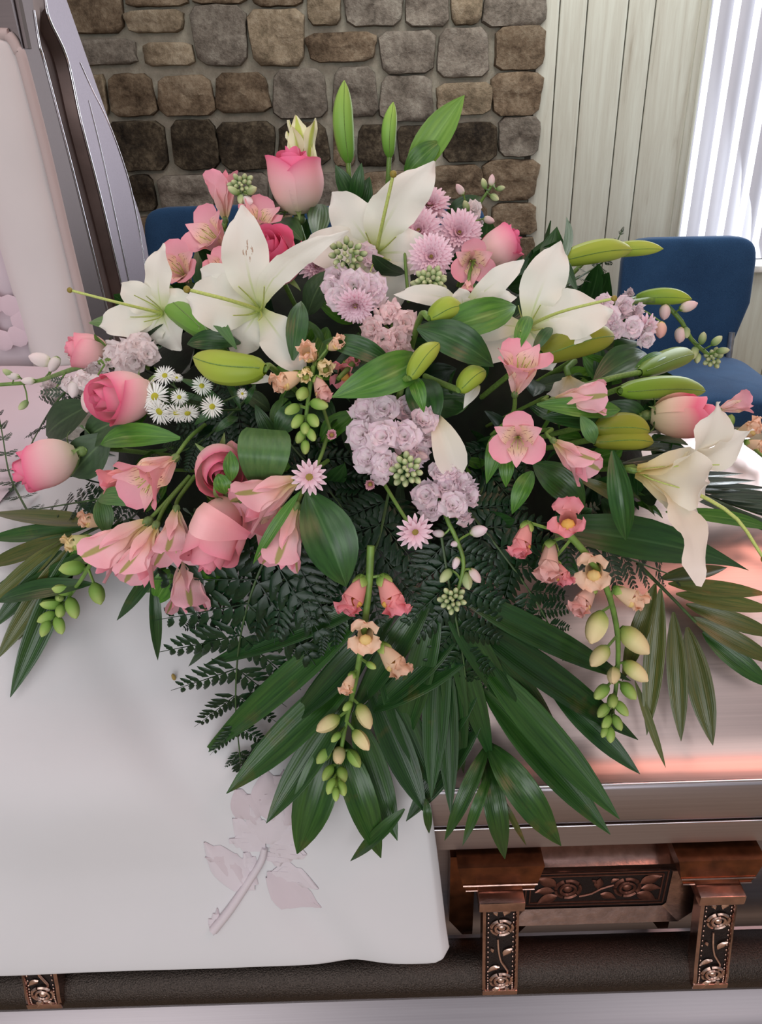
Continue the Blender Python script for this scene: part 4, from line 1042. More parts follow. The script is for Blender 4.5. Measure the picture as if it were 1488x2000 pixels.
fill = Thing('leaf_filler', 'mass of small dark leaves packed between the flowers', 'foliage', Matrix.Translation((0, .9, .95)))
FLEAF = [build('filler_leaf_mesh', *petal(1.0, .52, OVAL, rad(20), rad(60), -.1, .25, .03, 4, 1, 6, 8)), build('filler_leaf_narrow', *petal(1.0, .30, BLADE, rad(10), rad(70), -.1, .3, .03, 4, 1, 6, 8))]
rf = random.Random(11)
far_g = petal(1.0, .46, OVAL, rad(20), rad(60), -.1, .25, .03, 4, 1, 4, 6); far_l = []
for k in range(190):                                        # the far side of the mound
    a, b = rf.uniform(.1, math.pi-.1), rf.uniform(.02, 1.2)
    q = Vector((.37*math.cos(a)*math.cos(b), .24*math.sin(a)*math.cos(b), .27*math.sin(b))); p = Vector((0, .90, .955))+q
    if p.z < lid_z(p.x, p.y)+.02: continue
    z = (q.normalized()*.7+Vector((rf.uniform(-.6, .6), rf.uniform(-.3, .6), rf.uniform(-.5, .4)))).normalized()
    far_l.append(xf(far_g, orient(p-z*.03, z, rf.uniform(.06, .10), rf.uniform(0, 6.28))))
tag(fill.world('leaves_behind', cat(*far_l), 'leaf_dark'), kind='stuff')
cnt = 0
while cnt < 280:
    px, py = rf.uniform(90, 1330), rf.uniform(480, 1180)
    ex, ey = (px-740)/(620 if py > 760 else 560), (py-850)/(350)
    if ex*ex+ey*ey > 1: continue
    if py > 1080 and (px < 420 or px > 1180): continue
    cnt += 1
    p = Pd(px, py, rf.uniform(-.045, .0)); B = (EYE-p).normalized(); c_ = (p-HEART)
    rx, ry = c_.dot(CR), c_.dot(CU)
    z = (CR*(rx*2.2+rf.uniform(-.7, .7))+CU*(ry*1.6+rf.uniform(-.7, .7)-.25)+B*rf.uniform(.1, .9)).normalized()
    s = rf.uniform(60, 115)*depth(p)/FPX
    fill.add('leaf', FLEAF[rf.random() < .45], rf.choice(['leaf_dark', 'leaf_dark', 'fern', 'leaf_rose', 'leaf_lily']) if py < 1000 else 'leaf_dark', fill.i @ orient(p-z*s*.4, z, s, rf.uniform(0, 6.28)))

palm('broad palm frond hanging down over the white throw at bottom centre', [(800, 1120, .0), (735, 1270, .012), (668, 1430, .012), (650, 1500, .012)], [
    ((740, 1170), (398, 1300), 60, 'palm_deep'), ((720, 1190), (390, 1478), 74), ((770, 1200), (560, 1420), 72, 'palm_deep'), ((715, 1290), (442, 1550), 88), ((690, 1350), (520, 1608), 78), ((655, 1430), (580, 1668), 100, None, dict(prof=OVAL)),
    ((720, 1330), (832, 1590), 78, 'palm_deep'), ((740, 1290), (850, 1545), 74, 'palm_deep'), ((690, 1390), (776, 1642), 74), ((664, 1440), (744, 1676), 78), ((790, 1580), (684, 1682), 34), ((832, 1560), (838, 1628), 22), ((640, 1420), (470, 1470), 50, 'palm_deep')])
palm('broad palm frond hanging down over the casket rim, right of the centre', [(880, 1130, .0), (925, 1310, .012), (952, 1440, .012), (965, 1560, .014)], [
    ((880, 1150), (1232, 1330), 72, 'palm_deep'), ((900, 1200), (1246, 1445), 82, 'palm_deep'), ((940, 1250), (1095, 1440), 66, 'palm_deep'), ((1070, 1340), (1250, 1512), 56, 'palm_deep'),
    ((930, 1280), (1210, 1600), 84), ((942, 1345), (1192, 1630), 78), ((952, 1450), (1096, 1652), 82), ((950, 1480), (986, 1678), 58),
    ((900, 1230), (715, 1400), 66, 'palm_deep'), ((930, 1270), (690, 1400), 70, 'palm_deep'), ((938, 1330), (790, 1520), 70, 'palm_deep'), ((945, 1390), (793, 1604), 64, 'palm_deep'), ((955, 1450), (868, 1642), 40), ((960, 1500), (903, 1652), 28), ((975, 1550), (1028, 1652), 16, 'palm_olive')])
palm('dark palm frond in the shade between the two hanging fronds', [(850, 1100, -.01), (866, 1200, .0), (872, 1300, .002)], [((862, 1180), (842, 1560), 70), ((870, 1210), (905, 1510), 62), ((856, 1170), (776, 1480), 72), ((874, 1200), (962, 1490), 62), ((846, 1150), (690, 1390), 70), ((860, 1150), (1010, 1400), 70), ((868, 1260), (880, 1590), 54)], 'palm_deep')
palm('browned palm frond lying on the pink lid at right, below the lily trumpet', [(1245, 1100, .0), (1310, 1165, .012), (1390, 1245, .014), (1470, 1300, .014)], [
    ((1280, 1140), (1215, 1330), 46), ((1290, 1150), (1263, 1436), 50), ((1315, 1195), (1330, 1448), 48), ((1342, 1225), (1392, 1456), 62), ((1372, 1235), (1510, 1345), 52, 'palm'), ((1350, 1205), (1525, 1300), 48), ((1340, 1180), (1525, 1245), 46), ((1320, 1160), (1515, 1192), 44), ((1305, 1140), (1500, 1160), 42), ((1290, 1130), (1420, 1108), 40), ((1240, 1330), (1300, 1500), 20)], 'palm_olive')
palm('palm frond with long leaflets drooping at the far left over the throw', [(230, 1010, -.01), (150, 1050, .01), (70, 1090, .012), (0, 1140, .012)], [
    ((200, 1020), (-20, 1002), 44), ((170, 1030), (-30, 1052), 46, 'palm'), ((140, 1045), (-40, 1110), 44), ((125, 1055), (-30, 1185), 46), ((120, 1075), (-20, 1232), 46, 'palm'), ((140, 1065), (-8, 1290), 52), ((150, 1060), (20, 1362), 64, 'palm'), ((160, 1070), (36, 1250), 40), ((230, 1060), (-4, 1176), 48, 'palm')], 'palm_olive')
palm('small palm shoot with narrow tips showing below the striped pink alstroemeria', [(330, 1040, -.02), (310, 1100, .0), (296, 1150, .004)], [((320, 1090), (228, 1212), 34, None), ((300, 1130), (308, 1290), 30, None), ((340, 1110), (300, 1180), 60, 'leaf_lily'), ((430, 1230), (368, 1302), 22, None)], 'palm_deep')
gl = []
for k in range(11):
    a = (1215+24*k, 905+9*k); gl.append((a, (a[0]+165, a[1]-22+5*k), 24, None, dict(fold=.5))); gl.append(((a[0], a[1]+6), (a[0]+150, a[1]+62+3*k), 24, None, dict(fold=.5)))
for k in range(5): gl.append(((1190+10*k, 880-4*k), (1290+22*k, 862+6*k), 22, None, dict(fold=.5)))
palm('glossy thin-leaved frond shining on the bright lid top at far right', [(1180, 890, .0), (1300, 935, .01), (1400, 975, .01), (1500, 1010, .01)], gl, 'palm_gloss')

fern('large dark fern frond hanging over the throw, its tip lowest at left', [(560, 1020, .03), (505, 1120, .034), (470, 1240, .03), (460, 1370, .026), (470, 1492, .026)], 268, 9, seed=1, tip_k=.17, wide=.85, ang=64)
fern('dark glossy fern frond hanging between the two broad palm fronds', [(862, 1050, .03), (880, 1160, .03), (905, 1290, .03), (916, 1420, .028)], 156, 9, seed=2, tip_k=.25)
fern('dark fern frond reaching left under the hanging soft pink rose', [(640, 1060, .02), (560, 1130, .025), (470, 1180, .02), (390, 1215, .02)], 156, 7, seed=3)
fern('dark fern frond below the nodding lilac chrysanthemum at centre', [(760, 960, .0), (730, 1080, .02), (660, 1190, .02), (590, 1260, .02)], 169, 8, seed=4)
fern('dark fern frond behind the coral snapdragon florets at right', [(900, 980, .0), (980, 1080, .02), (1050, 1180, .02), (1090, 1260, .02)], 156, 8, seed=5)
fern('browned fern frond below the lily trumpet at right', [(1090, 1020, .0), (1180, 1070, .02), (1250, 1100, .02), (1330, 1130, .02)], 117, 7, 'fern_bit', seed=6)
fern('dusky thin fern sprig beside the far left rose bud', [(150, 740, .0), (100, 800, .015), (60, 870, .02), (20, 960, .02)], 60, 9, 'fern_bit', seed=7, wide=.8)
fern('dusky fern sprig at the left frame edge below the stock buds', [(60, 1010, .0), (20, 930, .015), (5, 850, .02), (-8, 780, .02)], 48, 9, 'fern_bit', seed=8, wide=.8)
fern('dark fern frond under the far left rose bud', [(320, 950, -.01), (220, 970, .005), (130, 985, .01), (40, 1000, .01)], 80, 10, seed=9)
fern('dark fern frond between the snapdragon spike and the folded leaf', [(560, 860, -.02), (620, 930, -.01), (680, 1010, .0), (720, 1090, .005)], 130, 7, seed=10)
fern('dark fern frond in the shade right of the drooping stock spike', [(960, 860, -.02), (940, 960, -.005), (900, 1060, .0), (860, 1150, .01)], 143, 7, seed=12)
fern('dark fern frond under the daisy-like white asters', [(500, 760, -.02), (440, 820, -.01), (380, 870, -.005), (300, 900, .0)], 117, 7, seed=13)
fern('fine fern tip behind the long yellow-green bud pair at upper right', [(1100, 560, .0), (1150, 530, .01), (1190, 500, .01), (1215, 450, .01)], 36, 8, 'fern_bit', seed=14)

# ------------------------------------------------------------------ lilies
lily('open white lily left of the centre, with a brown-flecked upright petal', (508, 606), (-.22, .12, 1), 195, [(104, 1.0, .46, 52, 88, .25, -.16, 'lily_fleck'), (70, 1.05, .30, 50, 92, .5, -.62), (-48, .84, .42, 60, 96, -.5, -.08), (172, .74, .56, 55, 92, .2), (236, .52, .42, 70, 120), (146, .70, .44, 60, 100, -.3)], d=.055, pistil=(.72, 168, .75))
lily('white lily at upper left facing the raised lid', (318, 612), (-.45, .1, .85), 150, [(192, .86, .46, 58, 92, .3), (82, .9, .44, 55, 95, -.3, -.1), (-58, .6, .46, 60, 110, .4), (140, .62, .40, 50, 85), (20, .55, .4, 60, 100), (245, .5, .4, 60, 100)], d=.03, pistil=(.95, 165, .8))
lily('tall white lily at the top centre, upper petal tip curled over', (735, 495), (0, .1, 1), 190, [(80, .98, .54, 52, 92, .3, -.42), (128, .74, .44, 66, 96, -.3), (176, .80, .46, 60, 110, .4), (-66, .62, .46, 60, 100, .3), (0, .6, .46, 60, 100), (232, .6, .42, 60, 110)], d=.0, pistil=(.74, 76, .88), fil=5)
lily('wide white lily at right of centre with a big notched right petal', (1030, 640), (.1, .2, .97), 160, [(74, 1.05, .54, 62, 86, .3, -.08), (20, 1.0, .66, 60, 96, -.4, -.22), (-14, .80, .32, 60, 90), (178, 1.0, .42, 66, 90, .2), (214, .82, .40, 66, 100, .3), (-60, .62, .44, 70, 110)], d=.05, pistil=(.95, 8, .9))
lily('narrow-petalled white lily opening behind the short lime bud', (905, 600), (-.05, .2, .97), 125, [(150, 1.05, .36, 70, 92, .3, .35), (30, 1.15, .40, 66, 84, -.2, .05), (-84, .72, .42, 70, 100, .3), (200, .5, .34, 66, 100), (6, .85, .36, 66, 92), (100, .3, .3, 60, 90)], d=.04, pistil=(.5, -80, .8), fil=2)
lily('white lily trumpet seen from the side at far right, long pistil out', (1242, 920), (.95, -.18, .32), 200, [(88, 1.12, .56, 16, 112, -.9), (48, 1.15, .44, 14, 60, -.7), (238, 1.2, .44, 24, 92, 1.0, -.95), (150, .80, .62, 10, 62), (290, .82, .56, 16, 60), (335, .9, .5, 14, 66)], 'lily_old', d=.05, pistil=(1.38, 232, .42), stem=True)
lily('half-open cream lily bud standing behind the top pink rose', (604, 405), (-.14, 1, .1), 168, [(90, .94, .34, 7, 6), (210, .98, .34, 7, 4), (330, .96, .30, 9, 22), (30, .9, .30, 7, 4), (150, .92, .32, 8, 12), (270, 1.0, .34, 7, 3)], 'lily_half', d=.0, pistil=None)
t = lily('cream lily back showing under the fat olive bud', (1110, 735), (.2, -.6, .6), 75, [(200, .8, .5, 40, 80), (320, .9, .5, 40, 80), (270, .8, .5, 40, 70)], 'lily_old', d=.01, pistil=None)
# wilted petals
t = Thing('lily_petal', 'curled cream lily petal drooping behind the round lilac stock cluster', 'petal', Matrix.Translation(Pd(850, 800, .02)))
leaf_on(t, (842, 800), (892, 935), 62, 'lily_old', .02, .03, .02, SPOON, .5, 'blade')
t = Thing('lily_petal', 'small cream petal hanging from the short bud with a yellow tip', 'petal', Matrix.Translation(Pd(935, 750, .03)))
leaf_on(t, (935, 752), (905, 798), 24, 'lily', .03, .03, .006, LANCE, .4, 'blade')
t = Thing('lily_petal', 'curled white petal tip below the lime bud left of centre', 'petal', Matrix.Translation(Pd(490, 745, .02)))
leaf_on(t, (470, 742), (540, 744), 26, 'lily', .02, .02, .006, LANCE, .5, 'blade')

# ------------------------------------------------------------------ lily buds
b = lily_bud('tall upright green lily bud at top centre, the highest of all', (680, 318), (672, 157), 40, 'bud_fresh', 0, 0, [(684, 370, 0), (694, 430, -.01), (700, 520, -.03)])
leaf_on(b, (690, 400), (655, 322), 34, 'leaf_dark', 0, .01, .006); leaf_on(b, (692, 400), (706, 318), 28, 'leaf_dark', 0, .01, .008); leaf_on(b, (702, 420), (722, 345), 36, 'leaf_dark', -.01, .0, .008)
b = lily_bud('slim upright lily bud right of the tallest bud', (760, 308), (768, 199), 29, 'bud_fresh', 0, 0, [(758, 350, 0), (752, 430, -.02)])
t = Thing('lily_leaf', 'bright green upright leaf pointing right above the lilac chrysanthemums', 'leaf', Matrix.Translation(Pd(795, 345, .0)))
leaf_on(t, (795, 350), (907, 186), 62, 'leaf_bud', .0, .0, .008, fold=.35, name='blade'); leaf_on(t, (790, 345), (862, 276), 44, 'leaf_lily', .01, .005, .012, fold=.3, name='folded_edge')
lily_bud('green lily bud leaning left above the left lily throat', (402, 652), (300, 545), 48, 'bud_fresh', .05, .05)
lily_bud('plump lime lily bud lying left, above the white asters', (518, 722), (377, 698), 66, 'bud_lime', .06, .07)
lily_bud('long yellow-green lily bud at upper right pointing to the blue chair', (1094, 508), (1234, 488), 44, 'bud_lime', .02, .02)
lily_bud('yellow-green bud tip crossing the top edge of the blue chair', (1175, 494), (1295, 486), 30, 'bud_lime', .0, .0)
lily_bud('green lily bud over the backrest of the right blue chair', (1240, 583), (1351, 584), 32, 'bud', .02, .02, [(1200, 590, .02), (1150, 600, .01), (1080, 620, -.02)])
lily_bud('fat olive lily bud under the wide white lily', (1054, 694), (1199, 658), 64, 'bud_olive', .06, .06)
lily_bud('slender green lily bud pointing up right at the seat of the chair', (1248, 728), (1354, 694), 42, 'bud', .03, .03, [(1190, 740, .02), (1120, 760, -.01)])
lily_bud('long green lily bud just above the far right rose', (1210, 764), (1377, 764), 46, 'bud', .05, .05)
lily_bud('brownish olive lily bud, upper of the pair by the alstroemeria', (1160, 834), (1268, 842), 50, 'bud_olive', .045, .045)
lily_bud('brownish olive lily bud, lower of the pair by the alstroemeria', (1160, 862), (1276, 864), 44, 'bud_olive', .04, .04)
lily_bud('short lime lily bud with a dark tip left of the wide lily', (838, 622), (902, 598), 44, 'bud_lime', .08, .08)
lily_bud('short bright bud standing between two broad leaves at centre', (800, 738), (858, 670), 40, 'bud_lime', .08, .08)
lily_bud('stubby bud with a yellow tip above a drooping petal', (896, 762), (948, 724), 42, 'bud_lime', .05, .05, [(870, 752, .03), (830, 735, .0)])

# ------------------------------------------------------------------ broad leaves
def leaf_thing(label, a, b_, w, mat, d0, d1, bow=.02, prof=BLADE, fold=.25, **kw):
    t = Thing('leaf', label, 'leaf', Matrix.Translation(Pd(a[0], a[1], d0))); leaf_on(t, a, b_, w, mat, d0, d1, bow, prof, fold, 'blade', **kw); return t
leaf_thing('broad bright green leaf pointing left at the centre', (822, 698), (648, 776), 78, 'leaf_lily', .05, .07, .02, side=-.008)
leaf_thing('dark leaf reaching left beneath the pink stock at centre', (770, 716), (628, 668), 44, 'leaf_dark', .03, .04, .02)
leaf_thing('green leaf reaching right under the wide lily petal', (826, 655), (1008, 598), 70, 'leaf_lily', .06, .07, .02, side=.006)
leaf_thing('dark green leaf arching down right from the short lime bud', (815, 640), (964, 716), 70, 'leaf_dark', .07, .06, .02)
leaf_thing('dark leaf hanging down right of the bright short bud', (820, 740), (842, 850), 72, 'leaf_dark', .02, .03, .015)
leaf_thing('narrow green leaf hanging below the bright short bud', (806, 735), (828, 806), 30, 'leaf_lily', .06, .06, .01)
leaf_thing('upright dark leaf right of the left lily throat', (572, 704), (588, 588), 42, 'leaf_dark', .04, .05, .01)
leaf_thing('long narrow grey-green leaf crossing the left lily', (462, 682), (388, 588), 26, 'leaf_fold', .06, .075, .01)
leaf_thing('dark leaf under the left lily beside the lime bud', (470, 670), (365, 672), 40, 'leaf_dark', .04, .05, .01)
leaf_thing('pointed green leaf in front of the raised lid edge', (270, 662), (174, 630), 40, 'leaf_lily', .0, .0, .01)
leaf_thing('thin dark leaf curving up against the wooden boards', (1092, 520), (1106, 424), 18, 'leaf_dark', .01, .01, .0, side=.006)
leaf_thing('dark leaf crossing under the long yellow-green bud', (1082, 500), (1128, 570), 26, 'leaf_dark', .03, .03, .01)
leaf_thing('upright pointed leaf in front of the wide lily', (1006, 690), (1034, 618), 30, 'leaf_lily', .085, .09, .01)
leaf_thing('small dark leaf tip on the lower edge of the wide lily', (1040, 690), (1078, 640), 24, 'leaf_dark', .08, .08, .006)
leaf_thing('green leaf pointing right between two pink alstroemerias at right', (1048, 790), (1212, 800), 42, 'leaf_lily', .05, .055, .015, side=.006)
leaf_thing('dark leaf below the leaf that parts the right alstroemerias', (1060, 815), (1190, 832), 44, 'leaf_dark', .035, .04, .01)
leaf_thing('small folded leaf at the left end of the olive bud pair', (1134, 812), (1160, 866), 30, 'leaf_fold', .07, .065, .01, OVAL)
leaf_thing('leaf curling down left of the open freckled alstroemeria', (985, 850), (950, 945), 40, 'leaf_lily', .04, .05, .02)
leaf_thing('short rounded leaf tip below the freckled alstroemeria', (990, 880), (988, 952), 30, 'leaf_lily', .035, .04, .012, OVAL)
leaf_thing('bright leaf hanging in the shade right of the stock spike', (1040, 920), (1000, 1004), 36, 'leaf_lily', .02, .02, .012)
leaf_thing('broad striped leaf pointing down right beneath the alstroemerias', (1042, 905), (1142, 992), 66, 'palm', .02, .035, .015)
leaf_thing('dark folded leaf hanging left of the lily trumpet', (1196, 880), (1222, 1056), 46, 'leaf_dark', .06, .05, .02, fold=.6)
leaf_thing('long dark leaf passing under the lily trumpet to a thin tip', (1080, 1030), (1462, 1114), 86, 'leaf_dark', .015, .03, .02, [(0, .5), (.3, 1), (.5, .85), (.7, .45), (.88, .14), (1, .01)])
leaf_thing('green leaf blade lying behind the lily trumpet at far right', (1300, 1000), (1510, 1035), 30, 'leaf_lily', .015, .02, .01)
leaf_thing('pale edged leaf in the shade behind the lily trumpet', (1120, 930), (1230, 1000), 26, 'palm_olive', .03, .03, .015)
leaf_thing('large glossy dark leaf hanging left of the snapdragon stem', (600, 960), (676, 1146), 100, 'leaf_dark', .05, .055, .02, OVAL, .45)
leaf_thing('square-cut folded green leaf at the left of centre', (520, 838), (512, 946), 96, 'leaf_fold', .06, .055, .03, [(0, .8), (.15, 1), (.5, 1), (.8, .8), (1, .5)], .1)
leaf_thing('dark leaf behind the square-cut folded leaf', (540, 850), (590, 788), 46, 'leaf_dark', .02, .02, .01)
leaf_thing('broad green leaf pointing left above the freckled left alstroemeria', (352, 856), (196, 868), 50, 'leaf_lily', .035, .035, .015)
leaf_thing('folded leaf looping over the left alstroemeria buds', (292, 984), (190, 976), 40, 'leaf_fold', .05, .06, .012)
leaf_thing('hanging tip of the folded leaf by the left alstroemeria buds', (196, 972), (208, 1044), 38, 'leaf_fold', .06, .055, .006)
leaf_thing('dark rose leaf beside the stem of the far left bud', (215, 850), (140, 930), 78, 'leaf_rose', .015, .02, .008, OVAL, .15)
leaf_thing('dull rose leaf above the far left bud', (180, 790), (90, 850), 70, 'leaf_rose', .005, .005, .008, OVAL, .15)
leaf_thing('dull rose leaf between the two left roses', (250, 815), (165, 860), 62, 'leaf_rose', .02, .02, .008, OVAL, .15)
leaf_thing('dark leaf right of the top pink rose', (618, 470), (628, 398), 44, 'leaf_dark', -.01, -.01, .006, OVAL)
leaf_thing('dark leaf left of the top pink rose stem', (590, 470), (545, 430), 40, 'leaf_dark', -.01, -.01, .006, OVAL)
leaf_thing('dark leaf behind the tall top lily', (790, 470), (800, 350), 66, 'leaf_dark', -.02, -.02, .006, OVAL)
leaf_thing('dark leaf behind the top lilac chrysanthemum', (870, 420), (940, 384), 30, 'leaf_dark', -.02, -.02, .006)
leaf_thing('dark broad leaf behind the slender green bud at right', (1160, 745), (1262, 690), 66, 'leaf_dark', .0, .0, .01, OVAL)
leaf_thing('dark leaf below the long green bud at right', (1180, 790), (1262, 830), 50, 'leaf_dark', .0, .01, .01, OVAL)
leaf_thing('pointed green leaf tip right of the slender bud', (1240, 720), (1302, 694), 24, 'leaf_lily', .02, .02, .006)
leaf_thing('green leaf behind the small snapdragon buds at left', (200, 1090), (104, 1110), 40, 'leaf_lily', .02, .02, .01)
leaf_thing('long thin leaf pointing left under the left snapdragon', (180, 1140), (-6, 1176), 40, 'leaf_dark', .02, .02, .012)
leaf_thing('narrow leaf edge crossing the striped alstroemeria at left of centre', (586, 960), (494, 1102), 22, 'leaf_lily', .07, .075, .01)
leaf_thing('green leaf tip below the soft pink hanging rose', (400, 1080), (420, 1140), 46, 'leaf_lily', .02, .02, .01, OVAL)
leaf_thing('bright square leaf end under the striped alstroemerias', (300, 1080), (292, 1158), 56, 'leaf_lily', .015, .012, .01, [(0, .6), (.3, 1), (.8, .9), (1, .4)])
leaf_thing('small ragged leaf in front of the cupped left rose', (452, 940), (450, 880), 30, 'leaf_lily', .085, .09, .006, OVAL)
leaf_thing('small leaf notch below the cupped left rose', (440, 965), (425, 925), 34, 'leaf_lily', .08, .085, .006, OVAL)

# ------------------------------------------------------------------ roses
rose('upright pink rose bud at the top with a pale cream base', (584, 420), (-.12, 1, .44), 124, 'bud', 'rose_mid', .01, 40, hot='rose_hot')
rose('hot pink rose facing out above the left lily', (550, 540), (-.22, .52, .8), 120, 'half', 'rose_hot', .03, 10)
rose('pink rose at the right of the lilac chrysanthemums', (938, 512), (.72, .55, .3), 92, 'bud', 'rose_mid', .01, 70, hot='rose_hot')
rose('pink rose on the left facing the raised lid, mouth towards left', (292, 766), (-.74, -.10, .66), 124, 'bud', 'rose_mid', .03, 30)
rose('far left rose bud, cream and pink, on its side with green sepals', (152, 884), (-.92, -.34, .34), 128, 'bud', 'rose_mid', .04, 100, squash=.84, sepal_up=True)
rose('cupped soft pink rose looking out between two leaves at left', (425, 893), (.08, -.34, .9), 118, 'bud', 'rose_soft', .04, 50, hot='rose_mid')
t = rose('largest soft pink rose hanging head down, outer petal peeled back', (446, 972), (-.30, -.92, .26), 156, 'bud', 'rose_soft', .06, 20, squash=.82)
leaf_on(t, (388, 992), (486, 1046), 64, 'rose_soft', .085, .08, .035, [(0, .5), (.3, 1), (.7, .9), (1, .25)], -.5, 'peeled_petal', side=.016)
rose('pale rose with a pink rim at far right, above the lily trumpet', (1268, 812), (.96, -.02, .25), 126, 'bud', 'rose_pale', .03, 60, squash=.82)
rose('peach pink rose tip behind the left stock buds', (215, 690), (-.9, .12, .3), 84, 'bud', 'rose_soft', .0, 0)

# ------------------------------------------------------------------ alstroemerias
AB = ('alstro_back', 'alstro')
alstro('deep pink alstroemeria with two pointed petals below the green stock tip', (440, 428), (-.1, 1, .25), 92, .25, d=.0, spin=30, mats=('alstro', 'alstro'))
alstro('ruffled pink alstroemeria at upper left beside the blue chair', (448, 492), (-.5, .42, .7), 100, .75, d=.01)
alstro('pink alstroemeria between the top rose and the left lily', (498, 470), (.12, .62, .6), 86, .7, d=.01)
alstro('pink alstroemeria in front of the raised lid, left of the left lily', (368, 548), (-.3, .35, .85), 92, .7, d=.01)
alstro('peach alstroemeria peeping from behind the upright lily petal', (432, 545), (0, .4, .8), 70, .7, d=.01)
alstro('pink alstroemeria under the right chrysanthemums', (918, 508), (.1, -.1, .95), 80, .85, d=.02)
alstro('pink alstroemeria hanging below the lilac chrysanthemum cluster', (915, 548), (-.1, -.75, .5), 60, .5, d=.02)
alstro('salmon pink alstroemeria, upper of the right group, petals spread', (1006, 768), (.16, .72, .62), 108, .7, d=.06, spin=15, stem_px=[(1000, 810, .03), (960, 850, .0)])
alstro('closed pink alstroemeria trumpet pointing right beneath the olive bud', (1082, 782), (.95, .05, .22), 104, .12, d=.05, mats=AB)
alstro('freckled pink alstroemeria facing out, lower of the right group', (1012, 852), (-.02, -.12, 1), 98, .9, d=.065, stem_px=[(990, 880, .03), (960, 860, .0)])
alstro('half-open alstroemeria with green stripes right of the freckled one', (1082, 862), (.62, -.52, .4), 104, .2, d=.055, mats=AB)
alstro('ragged-edged pink alstroemeria at left between the two left roses', (340, 896), (-.62, -.45, .62), 128, .5, d=.05, spin=20, stem_px=[(370, 855, .03), (400, 830, .0)])
alstro('wilting coral alstroemeria behind the ragged-edged pink one', (262, 925), (-.85, -.25, .3), 72, .3, d=.03, mats=('snap_pink', 'snap_pink'))
alstro('closed striped alstroemeria at lower left, leftmost of three', (286, 1020), (-.76, -.58, .28), 140, .12, d=.05, mats=AB, stem_px=[(320, 985, .03), (370, 930, .0)])
alstro('closed striped alstroemeria at lower left, second of three', (304, 1028), (-.35, -.86, .35), 124, .18, d=.06, mats=AB, spin=20, stem_px=[(325, 985, .03), (370, 930, .0)])
alstro('open-mouthed striped alstroemeria beside the hanging rose', (344, 996), (-.06, -.9, .42), 116, .35, d=.055, mats=AB, stem_px=[(348, 975, .03), (380, 930, .0)])
alstro('pink alstroemeria hanging under the soft pink hanging rose', (362, 1086), (.05, -1, .28), 116, .25, d=.03, mats=AB, spin=-20)
alstro('large striped alstroemeria left of the small lilac chrysanthemum', (580, 938), (-.82, -.42, .3), 138, .28, d=.06, mats=AB, stem_px=[(610, 920, .03), (640, 900, .0)])
alstro('deep pink alstroemeria under the large striped one', (548, 985), (-.55, -.75, .3), 96, .5, d=.03)
alstro('closed alstroemeria hanging straight below the small chrysanthemum', (578, 992), (-.28, -.95, .22), 128, .12, d=.055, mats=AB, stem_px=[(590, 960, .04), (605, 930, .02)])
alstro('small salmon alstroemeria in front of the chair legs at far right', (1406, 800), (.9, .28, .2), 62, .4, d=.02)

# ------------------------------------------------------------------ stock spikes
stock('pale lilac stock spike with a green tip at top centre', [(700, 620, -.02), (692, 560, .01), (690, 500, .02), (692, 460, .01)],
      [(690, 470, 58, .02), (722, 500, 60, .03), (655, 545, 62, .03), (690, 555, 66, .05), (728, 560, 60, .04), (660, 580, 58, .04), (700, 595, 56, .045), (735, 580, 50, .03), (645, 560, 46, .03)],
      [(704, 440, 22, (.3, 1)), (650, 458, 18, (-.4, 1)), (722, 455, 22, (.4, .8)), (728, 555, 26, (.7, .3)), (690, 540, 24, (0, .5))], seed=3, tip_buds=16, tip_px=(678, 500, .05), tip_r=34, bud_size=26)
stock('dusky pink stock florets below the lilac spike at centre', [(770, 600, -.02), (765, 650, .01), (760, 690, .02)],
      [(725, 640, 54), (760, 610, 54), (795, 630, 56), (745, 665, 56), (780, 660, 54), (750, 690, 50), (790, 690, 40)], [(770, 590, 20, (.2, 1)), (735, 610, 20, (-.4, .8))], 'stock_pink', seed=4)
stock('large round blush lilac stock cluster in the middle of the spray', [(760, 760, -.02), (765, 830, .01), (780, 890, .03)],
      [(710, 800, 64), (750, 795, 68, .05), (795, 800, 62), (700, 850, 66), (745, 850, 72, .06), (790, 850, 66, .055), (828, 820, 62, .045), (835, 850, 52), (715, 895, 64), (752, 905, 60, .05), (738, 930, 46), (820, 880, 52), (810, 905, 44)],
      [(778, 878, 26, (.1, -.5)), (800, 880, 24, (.3, -.2)), (825, 890, 26, (.5, -.2), 'stock_pink')], seed=5, tip_buds=14, tip_px=(795, 918, .06), tip_r=30, bud_size=28)
stock('stock spike drooping at centre, lilac above and bare green buds below', [(855, 920, .0), (868, 1000, .03), (890, 1050, .035), (905, 1095, .035), (898, 1140, .035), (885, 1170, .035)],
      [(830, 965, 62), (868, 950, 60), (900, 940, 60), (920, 965, 58), (840, 995, 54), (885, 985, 60, .05), (905, 1005, 50), (858, 920, 46), (880, 920, 44)],
      [(935, 1037, 36, (.8, .2)), (856, 1042, 26, (-.8, .1)), (888, 1062, 20, (-.6, -.2)), (870, 1125, 34, (-.6, -.7), 'green_bud'), (912, 1135, 36, (.2, -.9), 'green_bud'), (928, 1125, 34, (.6, -.8), 'stock_pink'), (890, 1100, 26, (-.3, -.9))], seed=6, tip_buds=12, tip_px=(884, 1172, .04), tip_r=24, bud_size=24)
